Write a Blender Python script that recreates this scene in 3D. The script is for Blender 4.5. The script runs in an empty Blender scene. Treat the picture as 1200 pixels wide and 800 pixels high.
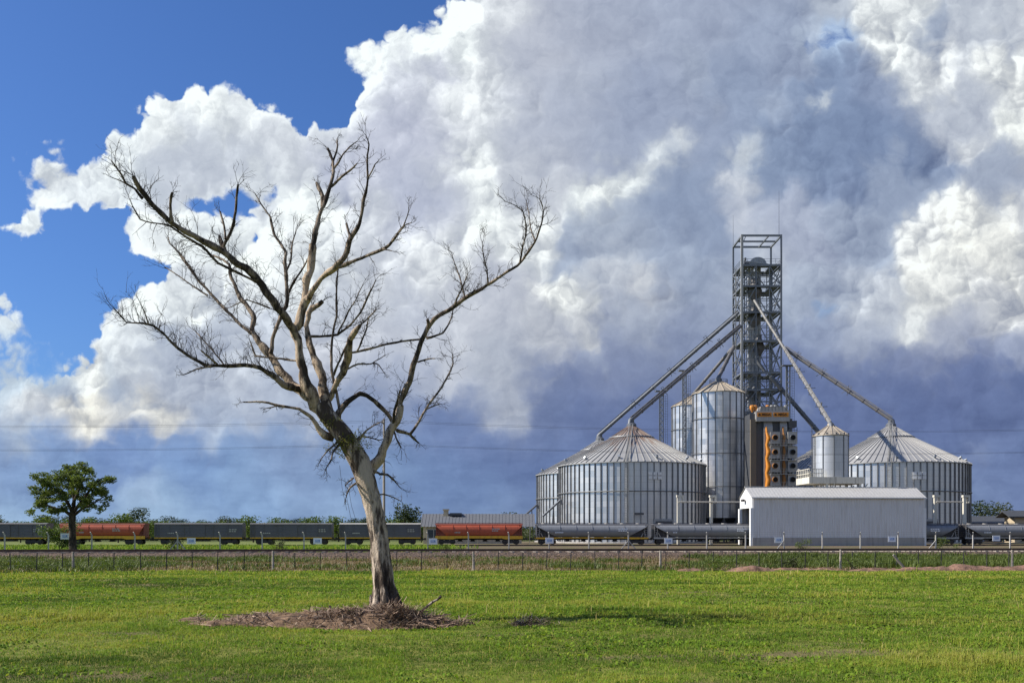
import bpy, bmesh, math, random
import numpy as np
from mathutils import Vector, Matrix
R = math.radians
S = bpy.context.scene
COL = S.collection
F = 1200 * 35.0 / 36.0          # focal length in photo pixels
EYE = 1.7
HOR = 626.0


def P(px, py, Y):
    """point of the place seen at photo pixel px,py when it stands Y metres away"""
    return Vector(((px - 600) / F * Y, Y, EYE + (HOR - py) / F * Y))


# ------------------------------------------------------------------ camera
cam_d = bpy.data.cameras.new('camera')
cam = bpy.data.objects.new('camera', cam_d)
COL.objects.link(cam)
cam.location = (0, 0, EYE)
cam.rotation_euler = (R(90), 0, 0)
cam_d.lens = 35
cam_d.sensor_width = 36
cam_d.shift_y = (HOR - 400) / 1200
cam_d.clip_start = 0.1
cam_d.clip_end = 9000
S.camera = cam
S.render.resolution_x = 1024
S.render.resolution_y = 682
S.view_settings.view_transform = 'Standard'
S.view_settings.look = 'None'
S.view_settings.gamma = 1
S.view_settings.exposure = 0.5
S.view_settings.use_curve_mapping = False

# ------------------------------------------------------------------ light
SUN_EL = 39.0
sd = bpy.data.lights.new('sun', 'SUN')
sd.energy = 5.0
sd.angle = R(0.5)
sd.color = (1.0, 0.93, 0.82)
sun = bpy.data.objects.new('sun', sd)
COL.objects.link(sun)
SUN_DIR = Vector((-math.cos(R(SUN_EL)) * 0.9995, -math.cos(R(SUN_EL)) * 0.03, math.sin(R(SUN_EL))))
sun.rotation_euler = SUN_DIR.to_track_quat('Z', 'Y').to_euler()


def lin(c):
    c = c / 255.0
    return c / 12.92 if c <= 0.04045 else ((c + 0.055) / 1.055) ** 2.4


def rgb(r, g, b):
    return (lin(r), lin(g), lin(b), 1.0)


# ------------------------------------------------------------------ node helper
class G:
    """tiny expression builder for shader node trees"""
    def __init__(s, nt):
        s.nt = nt

    def node(s, typ, **kw):
        n = s.nt.nodes.new(typ)
        for k, v in kw.items():
            setattr(n, k, v)
        return n

    def put(s, sock, v):
        if isinstance(v, bpy.types.NodeSocket):
            s.nt.links.new(v, sock)
        elif v is not None:
            sock.default_value = v

    def m(s, op, a, b=None, c=None, clamp=False):
        n = s.node('ShaderNodeMath', operation=op, use_clamp=clamp)
        s.put(n.inputs[0], a)
        if b is not None:
            s.put(n.inputs[1], b)
        if c is not None:
            s.put(n.inputs[2], c)
        return n.outputs[0]

    def v(s, op, a, b=None, c=None, out=0):
        n = s.node('ShaderNodeVectorMath', operation=op)
        s.put(n.inputs[0], a)
        if b is not None:
            if op == 'SCALE':
                s.put(n.inputs[3], b)
            else:
                s.put(n.inputs[1], b)
        if c is not None:
            s.put(n.inputs[2], c)
        return n.outputs[out]

    def sep(s, a):
        n = s.node('ShaderNodeSeparateXYZ')
        s.put(n.inputs[0], a)
        return n.outputs

    def comb(s, x=0.0, y=0.0, z=0.0):
        n = s.node('ShaderNodeCombineXYZ')
        for i, q in enumerate((x, y, z)):
            s.put(n.inputs[i], q)
        return n.outputs[0]

    def noise(s, vec, scale=1.0, detail=4.0, rough=0.5, dist=0.0, dim='3D', lac=2.0, color=False):
        n = s.node('ShaderNodeTexNoise', noise_dimensions=dim)
        s.put(n.inputs['Vector'], vec)
        n.inputs['Scale'].default_value = scale
        n.inputs['Detail'].default_value = detail
        n.inputs['Roughness'].default_value = rough
        n.inputs['Lacunarity'].default_value = lac
        n.inputs['Distortion'].default_value = dist
        return n.outputs['Color' if color else 'Fac']

    def voro(s, vec, scale=1.0, detail=0.0, rough=0.5, dim='3D', feature='F1', out='Distance', smooth=None, rand=1.0):
        n = s.node('ShaderNodeTexVoronoi', voronoi_dimensions=dim, feature=feature)
        s.put(n.inputs['Vector'], vec)
        n.inputs['Scale'].default_value = scale
        n.inputs['Randomness'].default_value = rand
        if 'Detail' in n.inputs:
            n.inputs['Detail'].default_value = detail
            n.inputs['Roughness'].default_value = rough
        if smooth is not None:
            n.inputs['Smoothness'].default_value = smooth
        return n.outputs[out]

    def ramp(s, fac, stops, interp='LINEAR'):
        n = s.node('ShaderNodeValToRGB')
        n.color_ramp.interpolation = interp
        el = n.color_ramp.elements
        while len(el) < len(stops):
            el.new(0.5)
        for e, (p, c) in zip(el, stops):
            e.position = p
            e.color = c if len(c) == 4 else (*c, 1)
        s.put(n.inputs[0], fac)
        return n.outputs[0]

    def mixc(s, fac, a, b, blend='MIX'):
        n = s.node('ShaderNodeMix', data_type='RGBA', blend_type=blend)
        s.put(n.inputs[0], fac)
        s.put(n.inputs[6], a)
        s.put(n.inputs[7], b)
        return n.outputs[2]

    def maprange(s, x, a, b, c=0.0, d=1.0, typ='SMOOTHSTEP'):
        n = s.node('ShaderNodeMapRange', interpolation_type=typ)
        s.put(n.inputs[0], x)
        for i, q in enumerate((a, b, c, d)):
            n.inputs[i + 1].default_value = q
        return n.outputs[0]
# ------------------------------------------------------------------ sky: Nishita air + procedural cumulus by direction
# (col: sRGB of the cloud there, a: how solid, t: how lumpy), position in hundreds of photo pixels, s: reach
W_ = (246, 246, 250)
CLOUD = [
    # open blue, upper left
    (0.2, 0.2, .6, W_, 0, .4), (1.3, 0.2, .6, W_, 0, .4), (2.4, 0.1, .6, W_, 0, .4), (3.4, 0.2, .5, W_, 0, .4), (4.3, -.1, .45, W_, 0, .4),
    (0.4, 1.0, .5, W_, 0, .4), (1.0, 0.95, .35, W_, 0, .4), (1.7, 0.6, .35, W_, 0, .4), (2.6, 0.52, .3, W_, 0, .4), (3.4, 0.8, .3, W_, 0, .4), (3.85, 1.08, .2, W_, 0, .4), (3.6, .5, .3, W_, 0, .4),
    (0.2, 1.6, .35, W_, 0, .4), (.75, 1.42, .2, W_, 0, .4), (-.15, 2.3, .2, W_, 0, .4), (.85, 2.75, .22, W_, 0, .4), (.5, 3.3, .35, W_, 0, .4), (1.1, 3.1, .3, W_, 0, .4), (1.75, 3.32, .16, W_, 0, .4),
    (.8, 3.75, .25, W_, 0, .4), (1.35, 2.6, .16, W_, 0, .4), (2.38, 2.3, .13, W_, .22, .4), (2.75, 2.25, .12, W_, .15, .4), (3.15, 2.1, .1, W_, .3, .4), (.1, 3.35, .2, W_, 0, .4), (.3, 4.25, .25, (215, 225, 240), .3, .3),
    # left cloud
    (.45, 2.05, .32, (240, 240, 246), 1, .8), (.75, 2.3, .25, (226, 228, 238), 1, .6), (1.2, 2.0, .28, (236, 237, 243), 1, .8), (.95, 2.1, .36, (232, 233, 241), 1, .8), (1.3, 1.7, .22, (236, 237, 243), 1, .8), (1.9, 1.45, .25, (244, 243, 246), 1, .8), (2.5, 1.25, .26, (248, 247, 249), 1, .9), (3.05, 1.45, .22, (240, 239, 244), 1, .8),
    (2.2, 1.85, .3, (214, 216, 230), 1, .4), (2.9, 1.8, .3, (212, 214, 228), 1, .4), (1.6, 2.1, .22, (218, 221, 233), .9, .5), (3.4, 1.75, .25, (226, 226, 236), 1, .5),
    (.27, 2.65, .18, (232, 234, 241), .9, .7), (.15, 3.9, .2, (226, 230, 240), .8, .5), (.5, 4.1, .16, (220, 227, 240), .5, .5), (.15, 4.5, .25, (206, 216, 234), .75, .5), (1.75, 2.85, .22, (240, 240, 245), 1, .7), (.75, 3.82, .07, (230, 232, 240), .5, .5),
    # tower of cumulus in the middle
    (4.2, .65, .26, (246, 246, 249), 1, .9), (4.6, .5, .25, (238, 238, 244), 1, .7), (4.3, 1.2, .25, (232, 232, 241), 1, .7), (4.7, 1.0, .25, (220, 220, 234), 1, .5), (4.0, 1.6, .22, (228, 228, 239), 1, .6),
    (4.95, .6, .13, (250, 250, 251), 1, .9), (5.3, .4, .35, (245, 245, 248), 1, .9), (5.6, 1.2, .4, (236, 235, 241), 1, .8), (5.5, 2.0, .3, (246, 245, 247), 1, .8), (5.9, .2, .35, (232, 231, 239), 1, .6), (5.7, 2.6, .28, (250, 249, 250), 1, .7),
    (4.4, 1.9, .3, (212, 212, 230), 1, .4), (4.9, 1.8, .3, (208, 208, 227), 1, .4), (5.0, 2.4, .28, (198, 200, 221), 1, .4), (4.3, 2.5, .3, (226, 226, 236), 1, .5), (3.6, 2.4, .3, (244, 244, 247), 1, .9), (2.9, 2.8, .3, (242, 242, 246), 1, .8), (2.3, 2.75, .22, (238, 239, 244), 1, .7),
    (2.6, 3.3, .35, (234, 234, 241), 1, .8), (2.1, 3.6, .25, (240, 240, 245), 1, .9), (1.65, 3.55, .2, (246, 246, 248), 1, .9), (1.5, 4.0, .3, (230, 231, 239), 1, .8), (3.5, 3.2, .4, (234, 234, 240), 1, .7), (4.5, 3.2, .4, (222, 222, 233), 1, .6), (5.2, 3.1, .35, (232, 231, 238), 1, .6),
    (1.0, 4.35, .22, (238, 236, 238), 1, .9), (1.05, 4.95, .28, (240, 233, 228), 1, .9), (.4, 4.9, .25, (226, 224, 230), .95, .8), (2.1, 4.4, .4, (196, 200, 218), 1, .6), (3.0, 4.2, .4, (204, 207, 223), 1, .6), (1.7, 4.85, .22, (238, 232, 229), 1, .9), (2.5, 4.95, .3, (188, 195, 217), .95, .5), (3.3, 4.75, .35, (194, 199, 219), 1, .5),
    (4.2, 4.2, .4, (212, 212, 226), 1, .6), (5.0, 4.1, .4, (214, 214, 227), 1, .5), (5.8, 3.6, .35, (208, 208, 222), 1, .5), (5.8, 4.4, .35, (196, 198, 213), 1, .6), (4.6, 4.65, .3, (170, 177, 204), 1, .3),
    # shaded hollows between the heads
    (.7, 4.62, .14, (176, 186, 210), 1, .6), (1.35, 4.65, .13, (182, 190, 212), 1, .6), (1.95, 4.15, .16, (194, 200, 219), 1, .6), (2.6, 3.75, .2, (202, 206, 223), 1, .6), (3.2, 3.8, .2, (206, 209, 225), 1, .6), (1.25, 4.3, .12, (200, 206, 222), 1, .6), (3.9, 3.6, .2, (208, 210, 225), 1, .6), (3.0, 2.45, .16, (214, 216, 230), 1, .6), (4.0, 2.1, .2, (202, 204, 225), 1, .6), (4.7, 2.75, .2, (204, 205, 224), 1, .6), (5.2, 1.6, .2, (214, 214, 229), 1, .7), (5.15, .9, .14, (212, 212, 229), 1, .7), (5.3, 2.6, .2, (218, 218, 231), 1, .7), (4.8, 3.6, .22, (204, 206, 223), 1, .6), (5.5, 3.6, .2, (214, 214, 227), 1, .6), (2.2, 3.25, .14, (216, 218, 230), 1, .6),  (6.9, 1.0, .2, (202, 204, 219), 1, .7), (6.2, 1.2, .2, (214, 214, 226), 1, .7), (7.6, 1.0, .2, (160, 168, 196), 1, .6), (8.2, .8, .2, (184, 190, 210), 1, .7), (8.3, 1.5, .2, (160, 168, 195), 1, .6), (9.3, 1.3, .2, (176, 184, 208), 1, .7), (9.9, 2.2, .2, (140, 152, 184), 1, .7), (8.2, 2.9, .16, (150, 160, 189), 1, .6), (9.0, 3.0, .2, (200, 203, 219), 1, .7), (9.9, 3.1, .18, (190, 194, 212), 1, .8), (8.4, 3.6, .2, (168, 175, 200), 1, .6), (6.9, 4.1, .16, (176, 182, 206), 1, .6),
    # grey heart, right of the middle
    (6.4, .5, .4, (206, 206, 221), 1, .5), (7.0, .6, .5, (186, 189, 209), 1, .4), (7.9, .5, .5, (172, 178, 202), 1, .4), (6.5, 1.4, .45, (196, 198, 216), 1, .4), (7.4, 1.4, .45, (168, 175, 201), 1, .4), (6.3, 2.1, .35, (214, 214, 226), 1, .5), (6.2, 2.7, .3, (236, 235, 240), 1, .7),
    (7.05, 2.35, .24, (250, 248, 247), 1, 1), (7.4, 2.1, .24, (247, 246, 246), 1, 1), (7.75, 1.9, .20, (240, 240, 244), 1, 1), (8.05, 1.65, .12, (236, 236, 242), 1, .9), (6.75, 2.35, .14, (240, 240, 243), 1, .8), (7.2, 2.75, .28, (182, 188, 208), 1, .4), (7.9, 2.5, .35, (156, 166, 194), 1, .4),
    (8.6, 1.1, .4, (158, 168, 196), 1, .5), (8.8, 1.85, .16, (230, 231, 239), 1, .9), (8.65, 2.2, .14, (224, 224, 235), 1, .9), (8.7, 2.55, .18, (214, 215, 230), 1, .6), (9.1, 2.0, .35, (148, 160, 190), 1, .5), (9.7, 1.5, .4, (142, 155, 187), 1, .6), (10.2, 1.7, .3, (136, 149, 182), 1, .6), (10.4, 1.1, .25, (150, 160, 190), 1, .7), (9.0, .4, .35, (166, 174, 200), 1, .5),
    (9.85, .55, .10, (190, 205, 235), .50, .5), (9.72, 1.15, .07, W_, .2, .5), (9.6, .45, .12, (190, 198, 220), .6, .6),
    (10.6, .2, .25, (232, 231, 236), 1, .9), (10.5, .75, .18, (236, 235, 239), 1, 1), (10.9, .35, .16, (170, 178, 202), 1, .7), (11.1, .75, .18, (228, 227, 234), 1, .9), (10.75, 1.05, .14, (232, 231, 237), 1, .9), (11.5, .4, .3, (206, 208, 222), 1, .6), (11.3, 1.3, .25, (204, 206, 221), 1, .6), (11.85, .9, .25, (236, 234, 237), 1, .8), (11.8, 1.5, .22, (240, 238, 239), 1, .8), (11.0, 1.75, .12, (146, 157, 187), 1, .6), (11.2, 1.6, .12, (226, 225, 233), 1, .8),
    (11.6, 2.0, .25, (172, 178, 200), 1, .5), (10.6, 2.2, .28, (164, 173, 199), 1, .5), (9.3, 2.7, .3, (186, 190, 212), 1, .5), (10.0, 2.7, .3, (170, 178, 202), 1, .6), (11.4, 2.5, .25, (232, 229, 231), 1, 1), (10.9, 2.75, .25, (226, 224, 229), 1, 1), (11.7, 3.0, .3, (236, 232, 232), 1, 1), (11.1, 3.4, .3, (232, 229, 231), 1, 1), (10.7, 3.75, .22, (222, 221, 227), 1, 1), (11.8, 3.6, .3, (222, 220, 227), 1, .9),
    (8.0, 3.1, .35, (168, 176, 200), 1, .5), (7.2, 3.2, .25, (206, 207, 220), 1, .7), (6.6, 3.5, .18, (232, 230, 233), 1, .9), (7.55, 3.35, .18, (216, 214, 222), 1, .7), (6.7, 3.05, .2, (172, 180, 204), 1, .5), (7.6, 3.75, .35, (186, 190, 208), 1, .6), (6.4, 4.0, .25, (204, 204, 216), 1, .7), (6.85, 3.85, .13, (222, 220, 226), 1, .9), (8.6, 3.3, .3, (180, 186, 207), 1, .5), (9.5, 3.4, .3, (184, 190, 211), 1, .6), (9.68, 3.62, .07, (130, 165, 215), .7, .5), (10.1, 3.5, .25, (204, 206, 220), 1, .8), (10.2, 4.0, .3, (186, 190, 209), 1, .7), (9.6, 4.0, .3, (160, 168, 196), 1, .5), (11.2, 4.0, .3, (190, 192, 210), 1, .7), (11.9, 4.2, .25, (170, 175, 200), 1, .6),
    # slate rain base
    (6.3, 4.75, .3, (132, 142, 178), 1, .35), (7.2, 4.35, .35, (142, 150, 182), 1, .4), (8.1, 4.1, .35, (146, 154, 184), 1, .4), (7.0, 5.0, .4, (112, 124, 166), 1, .25), (8.0, 4.9, .4, (112, 124, 166), 1, .25), (9.3, 4.7, .35, (114, 125, 167), 1, .3), (10.2, 4.6, .35, (118, 129, 169), 1, .35), (11.2, 4.6, .35, (116, 127, 168), 1, .35), (11.9, 4.8, .3, (110, 122, 164), 1, .3), (10.8, 4.35, .2, (146, 153, 184), 1, .5),
    (5.4, 5.1, .35, (124, 139, 182), 1, .25), (6.2, 5.4, .4, (108, 124, 169), 1, .2), (5.4, 5.8, .35, (122, 142, 186), 1, .2), (9.8, 5.2, .4, (108, 121, 165), 1, .3), (11.0, 5.2, .4, (104, 117, 161), 1, .3), (11.7, 5.6, .3, (122, 136, 178), 1, .3), (11.6, 5.3, .14, (146, 156, 190), 1, .5), (11.3, 5.95, .3, (142, 157, 193), 1, .3), (9.0, 5.6, .5, (116, 130, 172), 1, .2), (9.6, 4.98, .12, (172, 180, 208), .9, .5), (7.0, 5.8, .5, (116, 132, 176), 1, .2),
    (4.3, 5.1, .3, (140, 155, 192), 1, .3), (3.4, 5.4, .3, (146, 164, 203), .9, .3), (2.4, 5.55, .3, (126, 150, 199), .9, .3), (1.4, 5.5, .3, (132, 154, 202), .9, .35), (.5, 5.5, .3, (140, 161, 205), .9, .35), (.3, 5.15, .2, (186, 196, 218), .9, .5), (3.9, 5.75, .3, (142, 162, 201), 1, .2), (4.6, 5.8, .3, (134, 155, 196), 1, .2), (2.9, 5.9, .35, (152, 176, 216), .9, .25), (1.7, 5.85, .18, (170, 186, 216), .9, .4), (.6, 5.9, .3, (150, 174, 216), .9, .3), (2.0, 6.2, .4, (168, 190, 222), .9, .2), (0.5, 6.3, .4, (168, 190, 222), .9, .2), (2.5, 5.22, .18, (196, 203, 222), .9, .5), (4.0, 6.3, .4, (156, 177, 212), .95, .2), (6.0, 6.4, .5, (136, 154, 192), .95, .2), (8.5, 6.4, .5, (136, 152, 190), .95, .2), (11, 6.5, .5, (150, 166, 200), .95, .2),
    # beyond the frame
    (-1.5, 2.0, .9, W_, 0, .4), (-1.5, 4.5, .8, (214, 220, 234), .5, .5), (-1.5, 6.0, .6, (150, 172, 212), .9, .3), (13.2, 1.0, .8, (214, 214, 226), 1, .7), (13.2, 3.2, .8, (212, 212, 224), 1, .8), (13.2, 5.4, .8, (120, 134, 176), 1, .3), (5.5, -1.6, .8, (222, 222, 233), 1, .6), (9.5, -1.4, .8, (196, 200, 216), 1, .6), (1.5, -1.5, .9, W_, 0, .4), (12.5, -1.2, .8, (214, 215, 226), .8, .6),
]


def cloud_map():
    """the table above, spread smoothly over a small float map (colour + solidity, lumpiness)"""
    nx, ny = 221, 131
    gx = np.linspace(-2.75, 14.85, nx)[None, :]
    gy = np.linspace(-2.9, 7.5, ny)[:, None]
    acc = np.zeros((ny, nx, 5))
    tot = np.full((ny, nx), 1e-9)
    for (cx, cy, s, c, a, t) in CLOUD:
        s *= 0.62 if t > .42 else .92
        w = np.exp(np.maximum(-((gx - cx) ** 2 + (gy - cy) ** 2) / (2 * s * s), -60))
        acc += w[..., None] * np.array([lin(c[0]), lin(c[1]), lin(c[2]), a, t])
        tot += w
    acc /= tot[..., None]
    ims = []
    for name, ch in (('cloud_tone', acc[..., :4]), ('cloud_relief', np.stack([acc[..., 4]] * 3 + [np.ones((ny, nx))], -1))):
        im = bpy.data.images.new(name, nx, ny, alpha=True, float_buffer=True)
        im.colorspace_settings.name = 'Non-Color'
        im.alpha_mode = 'CHANNEL_PACKED'
        im.pixels.foreach_set(np.ascontiguousarray(ch, dtype=np.float32).ravel())
        im.update()
        im.pack()
        ims.append(im)
    return ims


def build_world():
    w = bpy.data.worlds.new('World')
    S.world = w
    w.use_nodes = True
    nt = w.node_tree
    nt.nodes.clear()
    g = G(nt)
    out = g.node('ShaderNodeOutputWorld')
    bg = g.node('ShaderNodeBackground')
    bg.inputs['Strength'].default_value = 0.1
    nt.links.new(bg.outputs[0], out.inputs[0])
    sky = g.node('ShaderNodeTexSky', sky_type='NISHITA')
    sky.sun_disc = False
    sky.sun_elevation = R(SUN_EL)
    sky.sun_rotation = math.atan2(SUN_DIR.x, SUN_DIR.y)
    sky.air_density = 1.0
    sky.dust_density = 1.2
    sky.ozone_density = 3.0
    d = g.node('ShaderNodeTexCoord').outputs['Generated']
    x, y, z = g.sep(d)
    iy = g.m('DIVIDE', 1.0, g.m('MAXIMUM', g.m('ABSOLUTE', y), 0.2))
    u = g.m('MULTIPLY_ADD', g.m('MULTIPLY', x, iy), F / 100, 6.0)
    vv = g.m('MULTIPLY_ADD', g.m('MULTIPLY', z, iy), -F / 100, HOR / 100)
    p = g.comb(u, vv, 0.0)
    # domain warp: broad swirl, frayed wisps and a smooth one for the round heads
    w1 = g.v('SUBTRACT', g.noise(p, 0.8, 1, .5, dim='2D', color=True), (.5, .5, .5))
    w2 = g.v('SUBTRACT', g.noise(g.v('ADD', p, (7.3, 2.1, 0)), 2.0, 8, .60, dim='2D', color=True), (.5, .5, .5))
    w3 = g.v('SUBTRACT', g.noise(g.v('ADD', p, (1.7, 5.2, 0)), 3.0, 2, .5, dim='2D', color=True), (.5, .5, .5))
    lp = g.v('MULTIPLY_ADD', w3, (.30, .26, 0), p)
    lp = g.v('MULTIPLY_ADD', w2, (.10, .09, 0), lp)
    patch = g.noise(g.v('ADD', p, (3.1, 9.7, 0)), .75, 2, .5, dim='2D')

    L0, emb = None, None
    for sc, wt, we in ((0.8, .50, .46), (2.0, .30, .52), (4.6, .17, .34), (10.0, .07, .15)):
        def bump(vec):
            a = g.voro(vec, sc, 0, .5, dim='2D', feature='SMOOTH_F1', smooth=.10)
            return g.m('MULTIPLY', a, a)
        h0 = bump(lp)
        h1 = bump(g.v('ADD', lp, (-.13 / sc, -.15 / sc, 0)))
        e = g.m('MULTIPLY', g.m('SUBTRACT', h1, h0), we)
        l = g.m('MULTIPLY', h0, -wt)
        L0 = l if L0 is None else g.m('ADD', L0, l)
        emb = e if emb is None else g.m('ADD', emb, e)
    q = g.v('MULTIPLY_ADD', w1, (.45, .36, 0), p)
    q = g.v('MULTIPLY_ADD', w2, (.42, .36, 0), q)
    # the round heads push the tone boundaries outwards
    push = g.m('MULTIPLY_ADD', L0, 1.1, .26)
    q = g.v('ADD', q, g.v('MULTIPLY', g.comb(push, push, 0.0), (.55, .85, 0)))
    qs = g.v('MULTIPLY_ADD', g.v('ADD', q, (2.75, 2.9, 0)), (1 / 17.6, 1 / 10.4, 0), (0, 0, 0))
    ims = cloud_map()
    n1 = g.node('ShaderNodeTexImage', image=ims[0], interpolation='Cubic', extension='EXTEND')
    g.put(n1.inputs[0], qs)
    n2 = g.node('ShaderNodeTexImage', image=ims[1], interpolation='Linear', extension='EXTEND')
    g.put(n2.inputs[0], qs)
    col, al, tx = n1.outputs[0], n1.outputs[1], g.sep(n2.outputs[0])[0]
    fine = g.m('SUBTRACT', g.noise(g.v('MULTIPLY_ADD', w2, (.5, .5, 0), p), 3.2, 9, .62, dim='2D'), .5)
    # edges: lumps eat into the cloud, soft where thin
    al = g.m('ADD', al, g.m('MULTIPLY', g.m('ADD', L0, 0.22), 0.75))
    al = g.m('ADD', al, g.m('MULTIPLY', fine, 0.34))
    alpha = g.maprange(al, 0.33, 0.62)
    # unseen cloud behind us and overhead, thinned to tune the ambient light
    alpha = g.m('MULTIPLY', alpha, g.m('MULTIPLY', g.maprange(y, -.3, .15, .78, 1.0), g.maprange(vv, -9.0, -3.0)))
    # relief of the lumps, strong where the cloud is lumpy
    amp = g.m('MULTIPLY', g.m('POWER', tx, 1.4), g.maprange(patch, .36, .66, .30, 1.0))
    k = g.m('MULTIPLY', g.m('MULTIPLY', emb, amp), 2.5)
    k = g.m('MINIMUM', g.m('MAXIMUM', k, -0.34), .35)
    tone = g.m('MULTIPLY', fine, g.m('MULTIPLY_ADD', tx, .62, .26))
    streak = g.m('MULTIPLY', g.m('SUBTRACT', g.noise(g.v('MULTIPLY_ADD', w2, (.5, .25, 0), g.v('MULTIPLY', p, (.8, 3.0, 1))), 1.0, 6, .58, dim='2D'), .5), g.maprange(vv, 4.2, 5.2, 0, .75))
    kt = g.m('ADD', g.m('ADD', k, tone), streak)
    col = g.v('MULTIPLY', col, g.v('MULTIPLY_ADD', g.comb(kt, kt, kt), (1.06, 1.0, .82), (1, 1, 1)))
    col = g.v('MINIMUM', col, (.97, .97, .98))
    lum = g.v('DOT_PRODUCT', col, (.25, .65, .10), out=1)
    col = g.v('SCALE', col, g.m('MAXIMUM', g.m('POWER', g.m('MULTIPLY', lum, 1.06), .62), .84))
    lum2 = g.v('DOT_PRODUCT', col, (.25, .65, .10), out=1)
    col = g.v('MULTIPLY_ADD', col, (1.05, 1.12, 1.10), g.v('SCALE', g.comb(lum2, lum2, lum2), -.10))
    col10 = g.v('SCALE', col, 7.3)
    blue = g.mixc(1.0, sky.outputs[0], (0.39, 0.60, 0.95, 1), 'MULTIPLY')
    fin = g.mixc(alpha, blue, col10)
    nt.links.new(fin, bg.inputs['Color'])
    w.cycles.sampling_method = 'MANUAL'
    w.cycles.sample_map_resolution = 512


build_world()
# ------------------------------------------------------------------ mesh helpers
rng = random.Random(7)
nrg = np.random.default_rng(11)


class MB:
    """collects shapes and links them as ONE mesh object"""
    def __init__(s):
        s.v, s.f, s.mi, s.sm = [], [], [], []

    def add(s, vs, fs, mi=0, smooth=False):
        b = len(s.v)
        s.v.extend([tuple(q) for q in vs])
        for f in fs:
            s.f.append([b + i for i in f])
            s.mi.append(mi)
            s.sm.append(smooth)

    def box(s, x0, x1, y0, y1, z0, z1, mi=0):
        vs = [(x, y, z) for z in (z0, z1) for y in (y0, y1) for x in (x0, x1)]
        s.add(vs, [(0, 2, 3, 1), (4, 5, 7, 6), (0, 1, 5, 4), (2, 6, 7, 3), (0, 4, 6, 2), (1, 3, 7, 5)], mi)
        return s

    def bar(s, a, b, w, h=None, mi=0):
        a, b = Vector(a), Vector(b)
        h = h or w
        d = (b - a).normalized()
        up = Vector((0, 0, 1)) if abs(d.z) < .95 else Vector((0, 1, 0))
        u = d.cross(up).normalized() * w / 2
        t = u.cross(d).normalized() * h / 2
        vs = [p + i * u + j * t for p in (a, b) for (i, j) in ((-1, -1), (1, -1), (1, 1), (-1, 1))]
        s.add(vs, [(3, 2, 1, 0), (4, 5, 6, 7), (0, 1, 5, 4), (1, 2, 6, 5), (2, 3, 7, 6), (3, 0, 4, 7)], mi)
        return s

    def tube(s, pts, rad, n=8, mi=0, smooth=True, cap=True, lump=0.0, seed=0, ridge=0.0):
        pts = [Vector(p) for p in pts]
        if not hasattr(rad, '__len__'):
            rad = [rad] * len(pts)
        rr = random.Random(seed)
        ref = None
        vs, fs = [], []
        for i, p in enumerate(pts):
            t = (pts[min(i + 1, len(pts) - 1)] - pts[max(i - 1, 0)])
            if t.length < 1e-9:
                t = Vector((0, 0, 1))
            t.normalize()
            if ref is None:
                ref = t.orthogonal().normalized()
            ref = (ref - t * ref.dot(t))
            if ref.length < 1e-6:
                ref = t.orthogonal()
            ref.normalize()
            b = t.cross(ref)
            for k in range(n):
                a = 2 * math.pi * k / n
                r = rad[i] * (1 + (rr.uniform(-lump, lump) if lump else 0))
                if ridge:
                    r *= 1 + ridge * (2 * float(vnoise(abs(k - n / 2) * .75, i * .16, 1.0, seed + 3, 2)) - 1)
                vs.append(p + (ref * math.cos(a) + b * math.sin(a)) * r)
        for i in range(len(pts) - 1):
            for k in range(n):
                k2 = (k + 1) % n
                fs.append((i * n + k, i * n + k2, (i + 1) * n + k2, (i + 1) * n + k))
        s.add(vs, fs, mi, smooth)
        if cap:
            s.add(vs[:n], [tuple(range(n - 1, -1, -1))], mi)
            s.add(vs[-n:], [tuple(range(n))], mi)
        return s

    def lathe(s, c, prof, n=32, mi=0, smooth=True, a0=0.0, a1=2 * math.pi):
        """prof: (radius, z) from bottom to top round the vertical through c"""
        full = abs(a1 - a0 - 2 * math.pi) < 1e-6
        m = n if full else n + 1
        vs, fs = [], []
        for (r, z) in prof:
            for k in range(m):
                a = a0 + (a1 - a0) * k / n
                vs.append((c[0] + r * math.cos(a), c[1] + r * math.sin(a), c[2] + z))
        for i in range(len(prof) - 1):
            for k in range(n):
                k2 = (k + 1) % m
                fs.append((i * m + k, i * m + k2, (i + 1) * m + k2, (i + 1) * m + k))
        s.add(vs, fs, mi, smooth)
        return s

    def prism(s, poly, axis, a, b, mi=0, mi_end=None):
        """extrude a polygon given in the two other axes along axis ('x','y','z') from a to b"""
        def mk(p, t):
            return {'x': (t, p[0], p[1]), 'y': (p[0], t, p[1]), 'z': (p[0], p[1], t)}[axis]
        n = len(poly)
        vs = [mk(p, a) for p in poly] + [mk(p, b) for p in poly]
        s.add(vs, [(i, (i + 1) % n, n + (i + 1) % n, n + i) for i in range(n)], mi)
        s.add(vs, [tuple(range(n - 1, -1, -1)), tuple(range(n, 2 * n))], mi if mi_end is None else mi_end)
        return s

    def quad(s, a, b, c, d, mi=0):
        s.add([a, b, c, d], [(0, 1, 2, 3)], mi)
        return s

    def build(s, name, mats, parent=None, fix=True):
        me = bpy.data.meshes.new(name)
        me.from_pydata(s.v, [], s.f)
        if not isinstance(mats, (list, tuple)):
            mats = [mats]
        for m in mats:
            me.materials.append(m)
        me.polygons.foreach_set('material_index', s.mi)
        me.polygons.foreach_set('use_smooth', s.sm)
        if fix:
            bm = bmesh.new()
            bm.from_mesh(me)
            bmesh.ops.recalc_face_normals(bm, faces=bm.faces)
            bm.to_mesh(me)
            bm.free()
        me.update()
        o = bpy.data.objects.new(name, me)
        COL.objects.link(o)
        if parent is not None:
            o.parent = parent
        return o


def tag(o, label=None, cat=None, group=None, kind=None):
    for k, v in (('label', label), ('category', cat), ('group', group), ('kind', kind)):
        if v:
            o[k] = v
    return o


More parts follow.
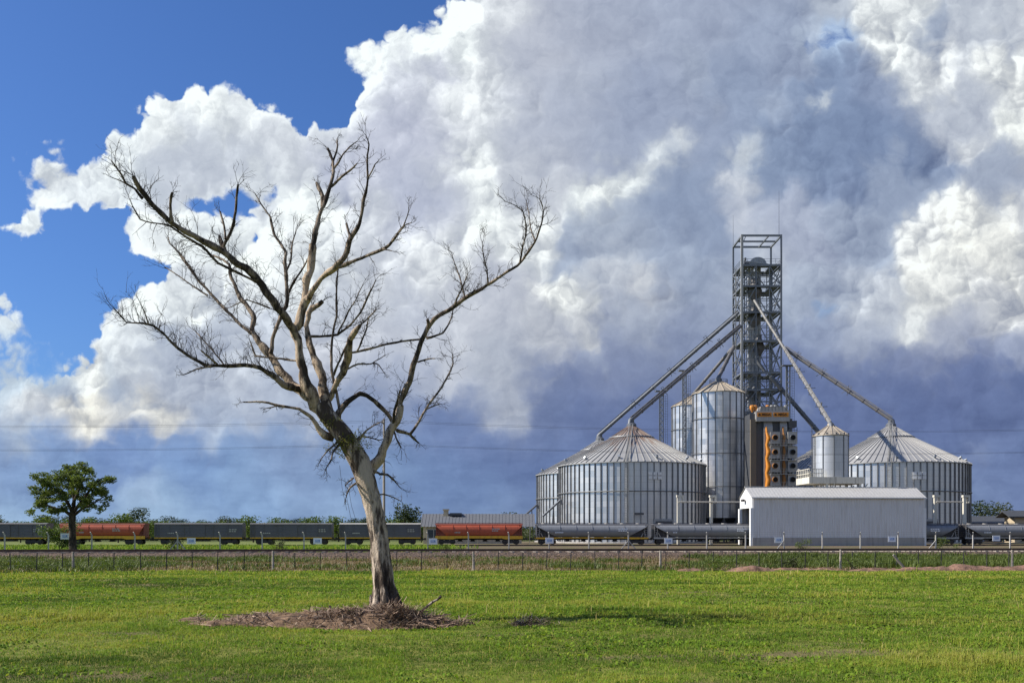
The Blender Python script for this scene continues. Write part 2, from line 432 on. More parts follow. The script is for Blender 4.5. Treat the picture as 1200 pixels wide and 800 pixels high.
def thing(name, label, cat, loc=(0, 0, 0), rz=0.0, group=None):
    o = bpy.data.objects.new(name, None)
    o.empty_display_size = 0.3
    COL.objects.link(o)
    o.location = loc
    o.rotation_euler = (0, 0, rz)
    return tag(o, label, cat, group)


def copy_tree(o, parent=None):
    c = o.copy()
    COL.objects.link(c)
    if parent is not None:
        c.parent = parent
    for ch in list(o.children):
        copy_tree(ch, c)
    return c


def big_mesh(name, verts, faces_tri, faces_quad, mat, tint=None, smooth=False):
    """fast numpy mesh: verts (n,3), tri (m,3), quad (k,4), one float per vertex as 'tint'"""
    me = bpy.data.meshes.new(name)
    nt_, nq = len(faces_tri), len(faces_quad)
    me.vertices.add(len(verts))
    me.vertices.foreach_set('co', np.asarray(verts, dtype=np.float32).ravel())
    loops = np.concatenate([np.asarray(faces_tri, dtype=np.int32).ravel(), np.asarray(faces_quad, dtype=np.int32).ravel()])
    me.loops.add(len(loops))
    me.loops.foreach_set('vertex_index', loops)
    st = np.concatenate([np.arange(nt_) * 3, nt_ * 3 + np.arange(nq) * 4]).astype(np.int32)
    me.polygons.add(nt_ + nq)
    me.polygons.foreach_set('loop_start', st)
    if smooth:
        me.polygons.foreach_set('use_smooth', np.ones(nt_ + nq, dtype=bool))
    me.update(calc_edges=True)
    if tint is not None:
        at = me.attributes.new('tint', 'FLOAT', 'POINT')
        at.data.foreach_set('value', np.asarray(tint, dtype=np.float32))
    me.materials.append(mat)
    o = bpy.data.objects.new(name, me)
    COL.objects.link(o)
    return o


def _hash(ix, iy, seed):
    h = (ix.astype(np.int64) * 374761393 + iy.astype(np.int64) * 668265263 + seed * 1442695041) & 0xffffffff
    h = ((h ^ (h >> 13)) * 1274126177) & 0xffffffff
    h = h ^ (h >> 16)
    return (h & 0xffff) / 65535.0


def vnoise(x, y, sc=1.0, seed=0, octv=1):
    """value noise 0..1 on numpy arrays"""
    x = np.asarray(x, dtype=float)
    y = np.asarray(y, dtype=float)
    tot, amp, nrm = 0, 1.0, 0
    for o in range(octv):
        fx, fy = x * sc, y * sc
        ix, iy = np.floor(fx), np.floor(fy)
        u, v = fx - ix, fy - iy
        u, v = u * u * (3 - 2 * u), v * v * (3 - 2 * v)
        a, b = _hash(ix, iy, seed + o), _hash(ix + 1, iy, seed + o)
        c, d = _hash(ix, iy + 1, seed + o), _hash(ix + 1, iy + 1, seed + o)
        tot = tot + amp * ((a * (1 - u) + b * u) * (1 - v) + (c * (1 - u) + d * u) * v)
        nrm += amp
        amp *= .5
        sc *= 2.03
    return tot / nrm


def ground_z(x, y):
    """gentle unevenness of the field, dying out towards the railway"""
    f = np.clip((44 - y) / 12.0, 0, 1)
    return f * (0.16 * (vnoise(x, y, .16, 3) - .5) + .07 * (vnoise(x, y, .6, 5) - .5))


# ------------------------------------------------------------------ materials
def mat_new(name):
    m = bpy.data.materials.new(name)
    m.use_nodes = True
    nt = m.node_tree
    g = G(nt)
    b = nt.nodes['Principled BSDF']
    return m, g, b


def paint(name, c, rough=.5, metal=0.0, var=.18, sc=.6, streak=.15, bump=0.0, spec=.4, grime=(0.10, 0.085, 0.07)):
    """weathered painted or bare surface: patchy tone, vertical streaks of dirt"""
    m, g, b = mat_new(name)
    co = g.node('ShaderNodeTexCoord').outputs['Object']
    n1 = g.noise(co, sc, 5, .6)
    st = g.noise(g.v('MULTIPLY', co, (3.0, 3.0, .25)), 1.0, 4, .6)
    tone = g.m('ADD', 1 - var, g.m('MULTIPLY', n1, 2 * var))
    base = g.v('SCALE', (c[0], c[1], c[2]), tone)
    f = g.m('MULTIPLY', g.maprange(st, .45, .8), streak * 2.2, clamp=True)
    colr = g.mixc(f, base, (*grime, 1))
    g.nt.links.new(colr, b.inputs['Base Color'])
    b.inputs['Metallic'].default_value = metal
    g.put(b.inputs['Roughness'], g.m('ADD', rough - .08, g.m('MULTIPLY', n1, .16)))
    b.inputs['Specular IOR Level'].default_value = spec
    if bump:
        bp = g.node('ShaderNodeBump')
        bp.inputs['Strength'].default_value = bump
        bp.inputs['Distance'].default_value = .05
        g.put(bp.inputs['Height'], g.noise(co, sc * 6, 6, .65))
        g.nt.links.new(bp.outputs[0], b.inputs['Normal'])
    return m


def galvanised(name, c=(.50, .51, .52), npan=24, ringh=1.15, metal=.55, rough=.42, var=.16, rust=0.0, apex=None):
    """curved galvanised sheet: each sheet its own tone, stains running down, optional rust round the apex"""
    m, g, b = mat_new(name)
    co = g.node('ShaderNodeTexCoord').outputs['Object']
    x, y, z = g.sep(co)
    ang = g.m('MULTIPLY', g.m('ARCTAN2', y, x), npan / (2 * math.pi))
    row = g.m('FLOOR', g.m('DIVIDE', z, ringh))
    off = g.m('MULTIPLY', g.m('MODULO', row, 2.0), .5)
    wn = g.node('ShaderNodeTexWhiteNoise', noise_dimensions='2D')
    g.put(wn.inputs['Vector'], g.comb(g.m('FLOOR', g.m('ADD', ang, off)), row, 0))
    wn2 = g.node('ShaderNodeTexWhiteNoise', noise_dimensions='1D')
    g.put(wn2.inputs['W'], g.m('FLOOR', g.m('DIVIDE', z, ringh * 4.1)))
    tone = g.m('ADD', 1 - var, g.m('MULTIPLY', wn.outputs[0], 1.2 * var))
    tone = g.m('ADD', tone, g.m('MULTIPLY', wn2.outputs[0], var * .9))
    st = g.noise(g.comb(g.m('MULTIPLY', ang, 1.7), g.m('MULTIPLY', z, .08), 0), 1.0, 5, .65)
    tone = g.m('MULTIPLY', tone, g.maprange(st, .35, .75, 1.04, .88))
    seam = g.m('PINGPONG', g.m('DIVIDE', z, ringh), .5)
    tone = g.m('MULTIPLY', tone, g.maprange(seam, 0, .06, .82, 1.0))
    colr = g.v('SCALE', c, tone)
    if rust:
        rr = g.m('SQRT', g.m('ADD', g.m('MULTIPLY', x, x), g.m('MULTIPLY', y, y)))
        ns = g.noise(g.comb(g.m('MULTIPLY', ang, 1.1), g.m('MULTIPLY', rr, .25), 0), 1.3, 4, .6)
        f = g.m('MULTIPLY', g.maprange(g.m('SUBTRACT', ns, g.m('MULTIPLY', rr, apex)), .12, .5), rust)
        colr = g.mixc(f, colr, (.20, .105, .06, 1))
        g.put(b.inputs['Metallic'], g.m('MULTIPLY', g.m('SUBTRACT', 1.0, f), metal))
    else:
        b.inputs['Metallic'].default_value = metal
    g.nt.links.new(colr, b.inputs['Base Color'])
    g.put(b.inputs['Roughness'], g.m('ADD', rough - .06, g.m('MULTIPLY', wn.outputs[0], .14)))
    return m


def leaf_mat(name, c0, c1, trans=.35, rough=.55, patch=.9):
    """leaves: two greens mixed per leaf (attribute tint) and in patches"""
    m, g, b = mat_new(name)
    at = g.node('ShaderNodeAttribute', attribute_name='tint').outputs['Fac']
    co = g.node('ShaderNodeTexCoord').outputs['Object']
    n = g.noise(co, patch, 3, .55)
    f = g.m('ADD', g.m('MULTIPLY', at, .6), g.m('MULTIPLY', g.maprange(n, .3, .7), .4))
    col = g.mixc(f, (*c0, 1), (*c1, 1))
    g.nt.links.new(col, b.inputs['Base Color'])
    b.inputs['Roughness'].default_value = rough
    b.inputs['Specular IOR Level'].default_value = .25
    tr = g.node('ShaderNodeBsdfTranslucent')
    g.nt.links.new(g.v('MULTIPLY', col, (1.25, 1.3, .6)), tr.inputs['Color'])
    mx = g.node('ShaderNodeMixShader')
    mx.inputs[0].default_value = trans
    g.nt.links.new(b.outputs[0], mx.inputs[1])
    g.nt.links.new(tr.outputs[0], mx.inputs[2])
    g.nt.links.new(mx.outputs[0], g.nt.nodes['Material Output'].inputs[0])
    return m


def bark(name, dark, pale, amount=.5, sc=1.0, hollow=False):
    """dry bark: pale weathered wood showing between darker plates, ridged along the limb"""
    m, g, b = mat_new(name)
    co = g.node('ShaderNodeTexCoord').outputs['Object']
    n1 = g.noise(g.v('MULTIPLY', co, (3.2 * sc, 3.2 * sc, 1.1 * sc)), 1.0, 6, .65)
    n2 = g.noise(g.v('MULTIPLY', co, (17 * sc, 17 * sc, 3.2 * sc)), 1.0, 5, .65)
    n3 = g.noise(co, 45 * sc, 3, .6)
    f = g.maprange(g.m('ADD', g.m('MULTIPLY', n1, .7), g.m('MULTIPLY', n2, .3)), .60 - .25 * amount - .05, .60 - .25 * amount + .07)
    col = g.mixc(f, (*dark, 1), (*pale, 1))
    col = g.v('SCALE', col, g.m('ADD', .62, g.m('MULTIPLY', g.m('ADD', n2, n3), .38)))
    if hollow:
        # rotten dark streaks rising from the foot
        z = g.sep(co)[2]
        s = g.noise(g.v('MULTIPLY', co, (5.5, 5.5, .9)), 1.0, 4, .6)
        hf = g.maprange(g.m('SUBTRACT', s, g.m('MULTIPLY', z, .16)), .36, .44)
        col = g.mixc(g.m('MULTIPLY', hf, .88), col, (.020, .015, .012, 1))
    g.nt.links.new(col, b.inputs['Base Color'])
    b.inputs['Roughness'].default_value = .9
    b.inputs['Specular IOR Level'].default_value = .15
    bp = g.node('ShaderNodeBump')
    bp.inputs['Strength'].default_value = 1.0
    bp.inputs['Distance'].default_value = .05
    g.put(bp.inputs['Height'], g.m('ADD', n2, g.m('MULTIPLY', n3, .35)))
    g.nt.links.new(bp.outputs[0], b.inputs['Normal'])
    return m


M = {}
M['steel'] = paint('steel', (.30, .32, .34), .45, .55, .2, .5, .12)
M['tower'] = paint('tower_steel', (.19, .205, .225), .5, .35, .2, .4, .15)
M['leg_grey'] = paint('leg_grey', (.46, .47, .48), .5, .1, .18, .6, .2)
M['tower_pale'] = paint('tower_pale', (.33, .33, .32), .55, .2, .2, .6, .2)
M['spout'] = paint('spout', (.16, .155, .155), .55, .35, .25, .4, .2)
M['spout_pale'] = paint('spout_pale', (.215, .21, .20), .6, .2, .25, .5, .25)
M['orange_dull'] = paint('orange_dull', (.30, .13, .03), .6, 0, .2, .8, .3, grime=(.1, .06, .03))
M['spout_dark'] = paint('spout_dark', (.13, .14, .155), .55, .3, .25, .4, .15)
M['white'] = paint('white_paint', (.74, .74, .72), .5, 0, .08, .4, .12)
M['cream'] = paint('cream', (.62, .58, .48), .7, 0, .12, .5, .25)
M['concrete'] = paint('concrete', (.36, .34, .31), .85, 0, .18, .8, .2, .2)
M['postc'] = paint('post_concrete', (.44, .42, .38), .85, 0, .15, 2, .15, .2)
M['wood'] = paint('grey_wood', (.34, .30, .25), .9, 0, .25, 4, .3, .3)
M['dark_iron'] = paint('dark_iron', (.05, .045, .045), .6, .2, .3, 2, .1)
M['black'] = paint('black_paint', (.022, .022, .026), .55, 0, .3, 1, .2)
M['wheel'] = paint('wheel_iron', (.07, .06, .055), .5, .4, .3, 3, .2)
M['w_dark'] = paint('wagon_slate', (.115, .112, .128), .55, 0, .25, .5, .16, grime=(.10, .08, .065))
M['w_roof'] = paint('wagon_roof', (.13, .125, .12), .6, 0, .25, .6, .2)
M['w_rust'] = paint('wagon_rust', (.42, .088, .042), .6, 0, .22, .5, .12, grime=(.09, .035, .025))
M['w_rust2'] = paint('wagon_rust_dull', (.24, .058, .036), .6, 0, .25, .5, .15, grime=(.07, .03, .025))
M['w_grey'] = paint('wagon_grey', (.23, .24, .255), .5, .1, .12, .4, .14)
M['w_rim'] = paint('wagon_rim', (.10, .10, .11), .6, .1, .2, .6, .2)
M['yellow'] = paint('yellow_paint', (.72, .40, .025), .55, 0, .15, .6, .2)
M['sill'] = paint('sill_grey', (.42, .40, .36), .6, 0, .15, .6, .2)
M['orange'] = paint('orange_paint', (.64, .235, .02), .55, 0, .22, .8, .3, grime=(.2, .08, .02))
M['shed'] = paint('shed_cladding', (.64, .63, .61), .5, .05, .08, .3, .18, grime=(.30, .26, .21))
M['shed_roof'] = paint('shed_roof', (.46, .45, .43), .55, .1, .12, .3, .14)
M['brown_panel'] = paint('brown_panel', (.14, .115, .085), .7, 0, .2, .5, .2)
M['dryer'] = paint('dryer_grey', (.37, .36, .345), .5, .35, .15, .5, .15)
M['dryer_dark'] = paint('dryer_dark', (.085, .09, .10), .5, .3, .15, .5, .15)
M['hole'] = paint('hole_shade_black', (.012, .011, .010), .8, 0, .1, 1, 0)
M['sign_blue'] = paint('sign_blue', (.17, .29, .55), .5, 0, .1, 2, .05)
M['sign_white'] = paint('sign_white', (.80, .82, .84), .5, 0, .06, 2, .05)
M['rail'] = paint('rail_steel', (.085, .055, .042), .85, .0, .2, 3, .1)
M['beige'] = paint('beige_plaster', (.48, .40, .28), .85, 0, .12, .5, .15)
M['grey_roof'] = paint('grey_roof', (.135, .14, .15), .65, .05, .12, .4, .12)
M['dark_roof'] = paint('dark_roof', (.06, .065, .075), .6, .1, .15, .4, .1)
M['window'] = paint('window_glass', (.05, .06, .075), .15, 0, .1, 1, 0)
M['text_black'] = paint('text_black', (.03, .02, .015), .6, 0, .1, 1, 0)
M['wire'] = paint('wire', (.06, .065, .075), .5, .3, .05, 1, 0)
M['bark_small'] = bark('bark_small', (.032, .026, .021), (.085, .070, .056), .4, 1.0)
# ------------------------------------------------------------------ ground, ballast, yard
RS = 0.085                       # the railway and its fences run a little away from us to the right


def line_y(y0, x):
    return y0 + RS * x


def ground_material():
    m, g, b = mat_new('earth_and_turf')
    co = g.node('ShaderNodeTexCoord').outputs['Object']
    x, y, z = g.sep(co)
    n1 = g.noise(co, .35, 5, .6)
    n2 = g.noise(co, 3.0, 6, .65)
    n3 = g.noise(g.v('MULTIPLY', co, (.10, .55, 1)), 1.0, 4, .55)
    soil = g.mixc(n2, (.105, .070, .045, 1), (.215, .155, .105, 1))
    turf = g.mixc(g.maprange(n2, .3, .7), (.085, .105, .016, 1), (.210, .215, .045, 1))
    # field: turf with thin brownish wear in long bands
    field = g.mixc(g.maprange(n3, .54, .70, 0, .8), turf, soil)
    # verge between field and ballast: dry soil with weeds
    s = g.m('SUBTRACT', y, g.m('MULTIPLY', x, RS))
    sj = g.m('ADD', s, g.m('MULTIPLY', g.m('SUBTRACT', n1, .5), 2.5))
    dry = g.mixc(g.maprange(n1, .40, .62), g.mixc(n2, (.15, .105, .065, 1), (.27, .20, .135, 1)), g.mixc(n2, (.06, .075, .022, 1), (.11, .115, .04, 1)))
    # dark turned soil along the foot of the fence
    dark = g.mixc(n2, (.050, .034, .024, 1), (.12, .085, .055, 1))
    fb = g.m('MULTIPLY', g.maprange(sj, 46.0, 46.6), g.maprange(sj, 48.6, 47.8))
    col = g.mixc(g.maprange(sj, 46.6, 47.4), field, dry)
    col = g.mixc(g.m('MULTIPLY', fb, .85), col, dark)
    # yard by the sidings: grass on the left, pale gravel by the silos
    yard_grass = g.mixc(n2, (.10, .135, .035, 1), (.19, .21, .07, 1))
    gravel = g.mixc(n2, (.10, .074, .050, 1), (.19, .145, .10, 1))
    gravel = g.mixc(g.maprange(n1, .50, .60), gravel, g.mixc(n2, (.07, .085, .025, 1), (.13, .14, .05, 1)))
    xj = g.m('ADD', x, g.m('MULTIPLY', g.m('SUBTRACT', n1, .5), 14))
    yard = g.mixc(g.maprange(xj, -22, -8), yard_grass, gravel)
    col = g.mixc(g.maprange(sj, 77, 79), col, yard)
    far = g.mixc(n1, (.045, .065, .018, 1), (.10, .115, .04, 1))
    col = g.mixc(g.maprange(sj, 235, 262), col, far)
    g.nt.links.new(col, b.inputs['Base Color'])
    b.inputs['Roughness'].default_value = .95
    b.inputs['Specular IOR Level'].default_value = .1
    bp = g.node('ShaderNodeBump')
    bp.inputs['Strength'].default_value = .6
    bp.inputs['Distance'].default_value = .06
    g.put(bp.inputs['Height'], g.noise(co, 9.0, 5, .7))
    g.nt.links.new(bp.outputs[0], b.inputs['Normal'])
    return m


def build_ground():
    xs = np.unique(np.concatenate([[-6000, -2500, -900, -400, -200, -120, -70], np.arange(-45, 45.1, .5), [70, 120, 200, 400, 900, 2500, 6000]]))
    ys = np.unique(np.concatenate([[-3000, -300, -60, -15, 0], np.arange(4, 50.1, .4), [55, 65, 80, 110, 160, 220, 320, 500, 900, 2000, 6000]]))
    X, Y = np.meshgrid(xs, ys)
    Z = ground_z(X, Y)
    nx, ny = len(xs), len(ys)
    i = np.arange(nx - 1)[None, :] + nx * np.arange(ny - 1)[:, None]
    q = np.stack([i, i + 1, i + nx + 1, i + nx], -1).reshape(-1, 4)
    o = big_mesh('ground', np.stack([X, Y, Z], -1).reshape(-1, 3), np.zeros((0, 3), int), q, ground_material(), smooth=True)
    tag(o, 'green field, dry railway verge and gravel yard as one sheet', 'ground', kind='structure')


build_ground()


def stone_material():
    m, g, b = mat_new('ballast_stone')
    co = g.node('ShaderNodeTexCoord').outputs['Object']
    v = g.node('ShaderNodeTexVoronoi', voronoi_dimensions='3D')
    g.put(v.inputs['Vector'], co)
    v.inputs['Scale'].default_value = 7
    wn = g.sep(v.outputs['Color'])[0]
    n = g.noise(co, .5, 4, .6)
    col = g.mixc(wn, (.028, .018, .012, 1), (.150, .095, .062, 1))
    col = g.mixc(g.maprange(n, .5, .75, 0, .5), col, (.085, .055, .034, 1))
    g.nt.links.new(col, b.inputs['Base Color'])
    b.inputs['Roughness'].default_value = .95
    bp = g.node('ShaderNodeBump')
    bp.inputs['Strength'].default_value = 1
    bp.inputs['Distance'].default_value = .12
    g.put(bp.inputs['Height'], g.m('SUBTRACT', 1.0, v.outputs['Distance']))
    g.nt.links.new(bp.outputs[0], b.inputs['Normal'])
    return m


RAIL_Y = 74.0
ROT = math.atan(RS)


def build_ballast():
    # cross profile of the embankment with rough shoulders, in line coordinates (along a, across c)
    al = np.arange(-90, 90.1, .35)
    cs = np.array([-5.6, -4.6, -3.6, -2.7, -2.0, -1.5, -.9, 0, .9, 1.5, 1.75, 2.2, 2.8, 3.3])
    zs = np.array([-.05, .06, .16, .27, .36, .40, .41, .41, .41, .40, .36, .22, .08, -.05])
    A, C = np.meshgrid(al, cs)
    Z = np.repeat(zs[:, None], len(al), 1)
    jit = (vnoise(A, C, 2.6, 31, 2) - .5)
    edge = np.clip((np.abs(C) - 1.2) / .5, 0, 1)
    Z = Z + jit * (.05 + .12 * edge)
    C2 = C + (vnoise(A, C, 1.4, 41, 2) - .5) * .3 * edge
    X = A * math.cos(ROT) - C2 * math.sin(ROT)
    Y = RAIL_Y + A * math.sin(ROT) + C2 * math.cos(ROT)
    nx, ny = len(al), len(cs)
    i = np.arange(nx - 1)[None, :] + nx * np.arange(ny - 1)[:, None]
    q = np.stack([i, i + 1, i + nx + 1, i + nx], -1).reshape(-1, 4)
    o = big_mesh('ballast_bank', np.stack([X, Y, Z], -1).reshape(-1, 3), np.zeros((0, 3), int), q, stone_material())
    tag(o, 'long low bank of brown ballast stones under the near railway line', 'ballast', kind='structure')


build_ballast()


def rail_profile():
    return [(-.07, 0), (.07, 0), (.07, .02), (.012, .035), (.012, .11), (.036, .12), (.036, .16), (-.036, .16), (-.036, .12), (-.012, .11), (-.012, .035), (-.07, .02)]


def build_track():
    t = thing('railway_track', 'near railway line with rust brown rails on ballast behind the wire fence', 'railway track', (0, RAIL_Y, .39), ROT)
    for c in (-.80, .80):
        mb = MB()
        mb.prism([(c + u, v + .08) for u, v in rail_profile()], 'x', -90, 90)
        mb.build('rail', M['rail'], t)
    first = None
    for k in range(99):
        x = (k - 49) * .86
        if first is None:
            mb = MB()
            mb.box(-.11, .11, -1.35, 1.35, -.06, .078)
            first = mb.build('sleeper', M['wood'], t)
            s = first
        else:
            s = first.copy()
            COL.objects.link(s)
            s.parent = t
        s.location = (x, 0, rng.uniform(-.012, .0))
    # second line, the siding the wagons stand on
    t = thing('railway_track', 'far siding of two low rails that the freight wagons stand on', 'railway track', (0, WAG_Y, .02), WROT)
    for c in (-.80, .80):
        mb = MB()
        mb.prism([(c + u, v) for u, v in rail_profile()], 'x', -130, 130)
        mb.build('rail', M['rail'], t)


WROT = math.atan(.06)
WAG_Y = 150.0
build_track()
# ------------------------------------------------------------------ the dead tree
TY = 20.0                         # metres away
T0 = P(452, 716, TY)
T0.z = ground_z(T0.x, T0.y) + .02

M['bark_trunk'] = bark('bark_trunk', (.085, .063, .048), (.54, .44, .34), .46, 1.25, hollow=True)
M['bark_mid'] = bark('bark_mid', (.06, .044, .034), (.50, .39, .28), .52, 1.0)
M['bark_dark'] = bark('bark_dark', (.046, .037, .031), (.31, .245, .185), .40, 1.0)
M['twig'] = paint('twig_bark', (.050, .040, .035), .9, 0, .3, 5, .1)
M['moss'] = leaf_mat('epiphyte', (.10, .11, .03), (.20, .19, .04), .3)

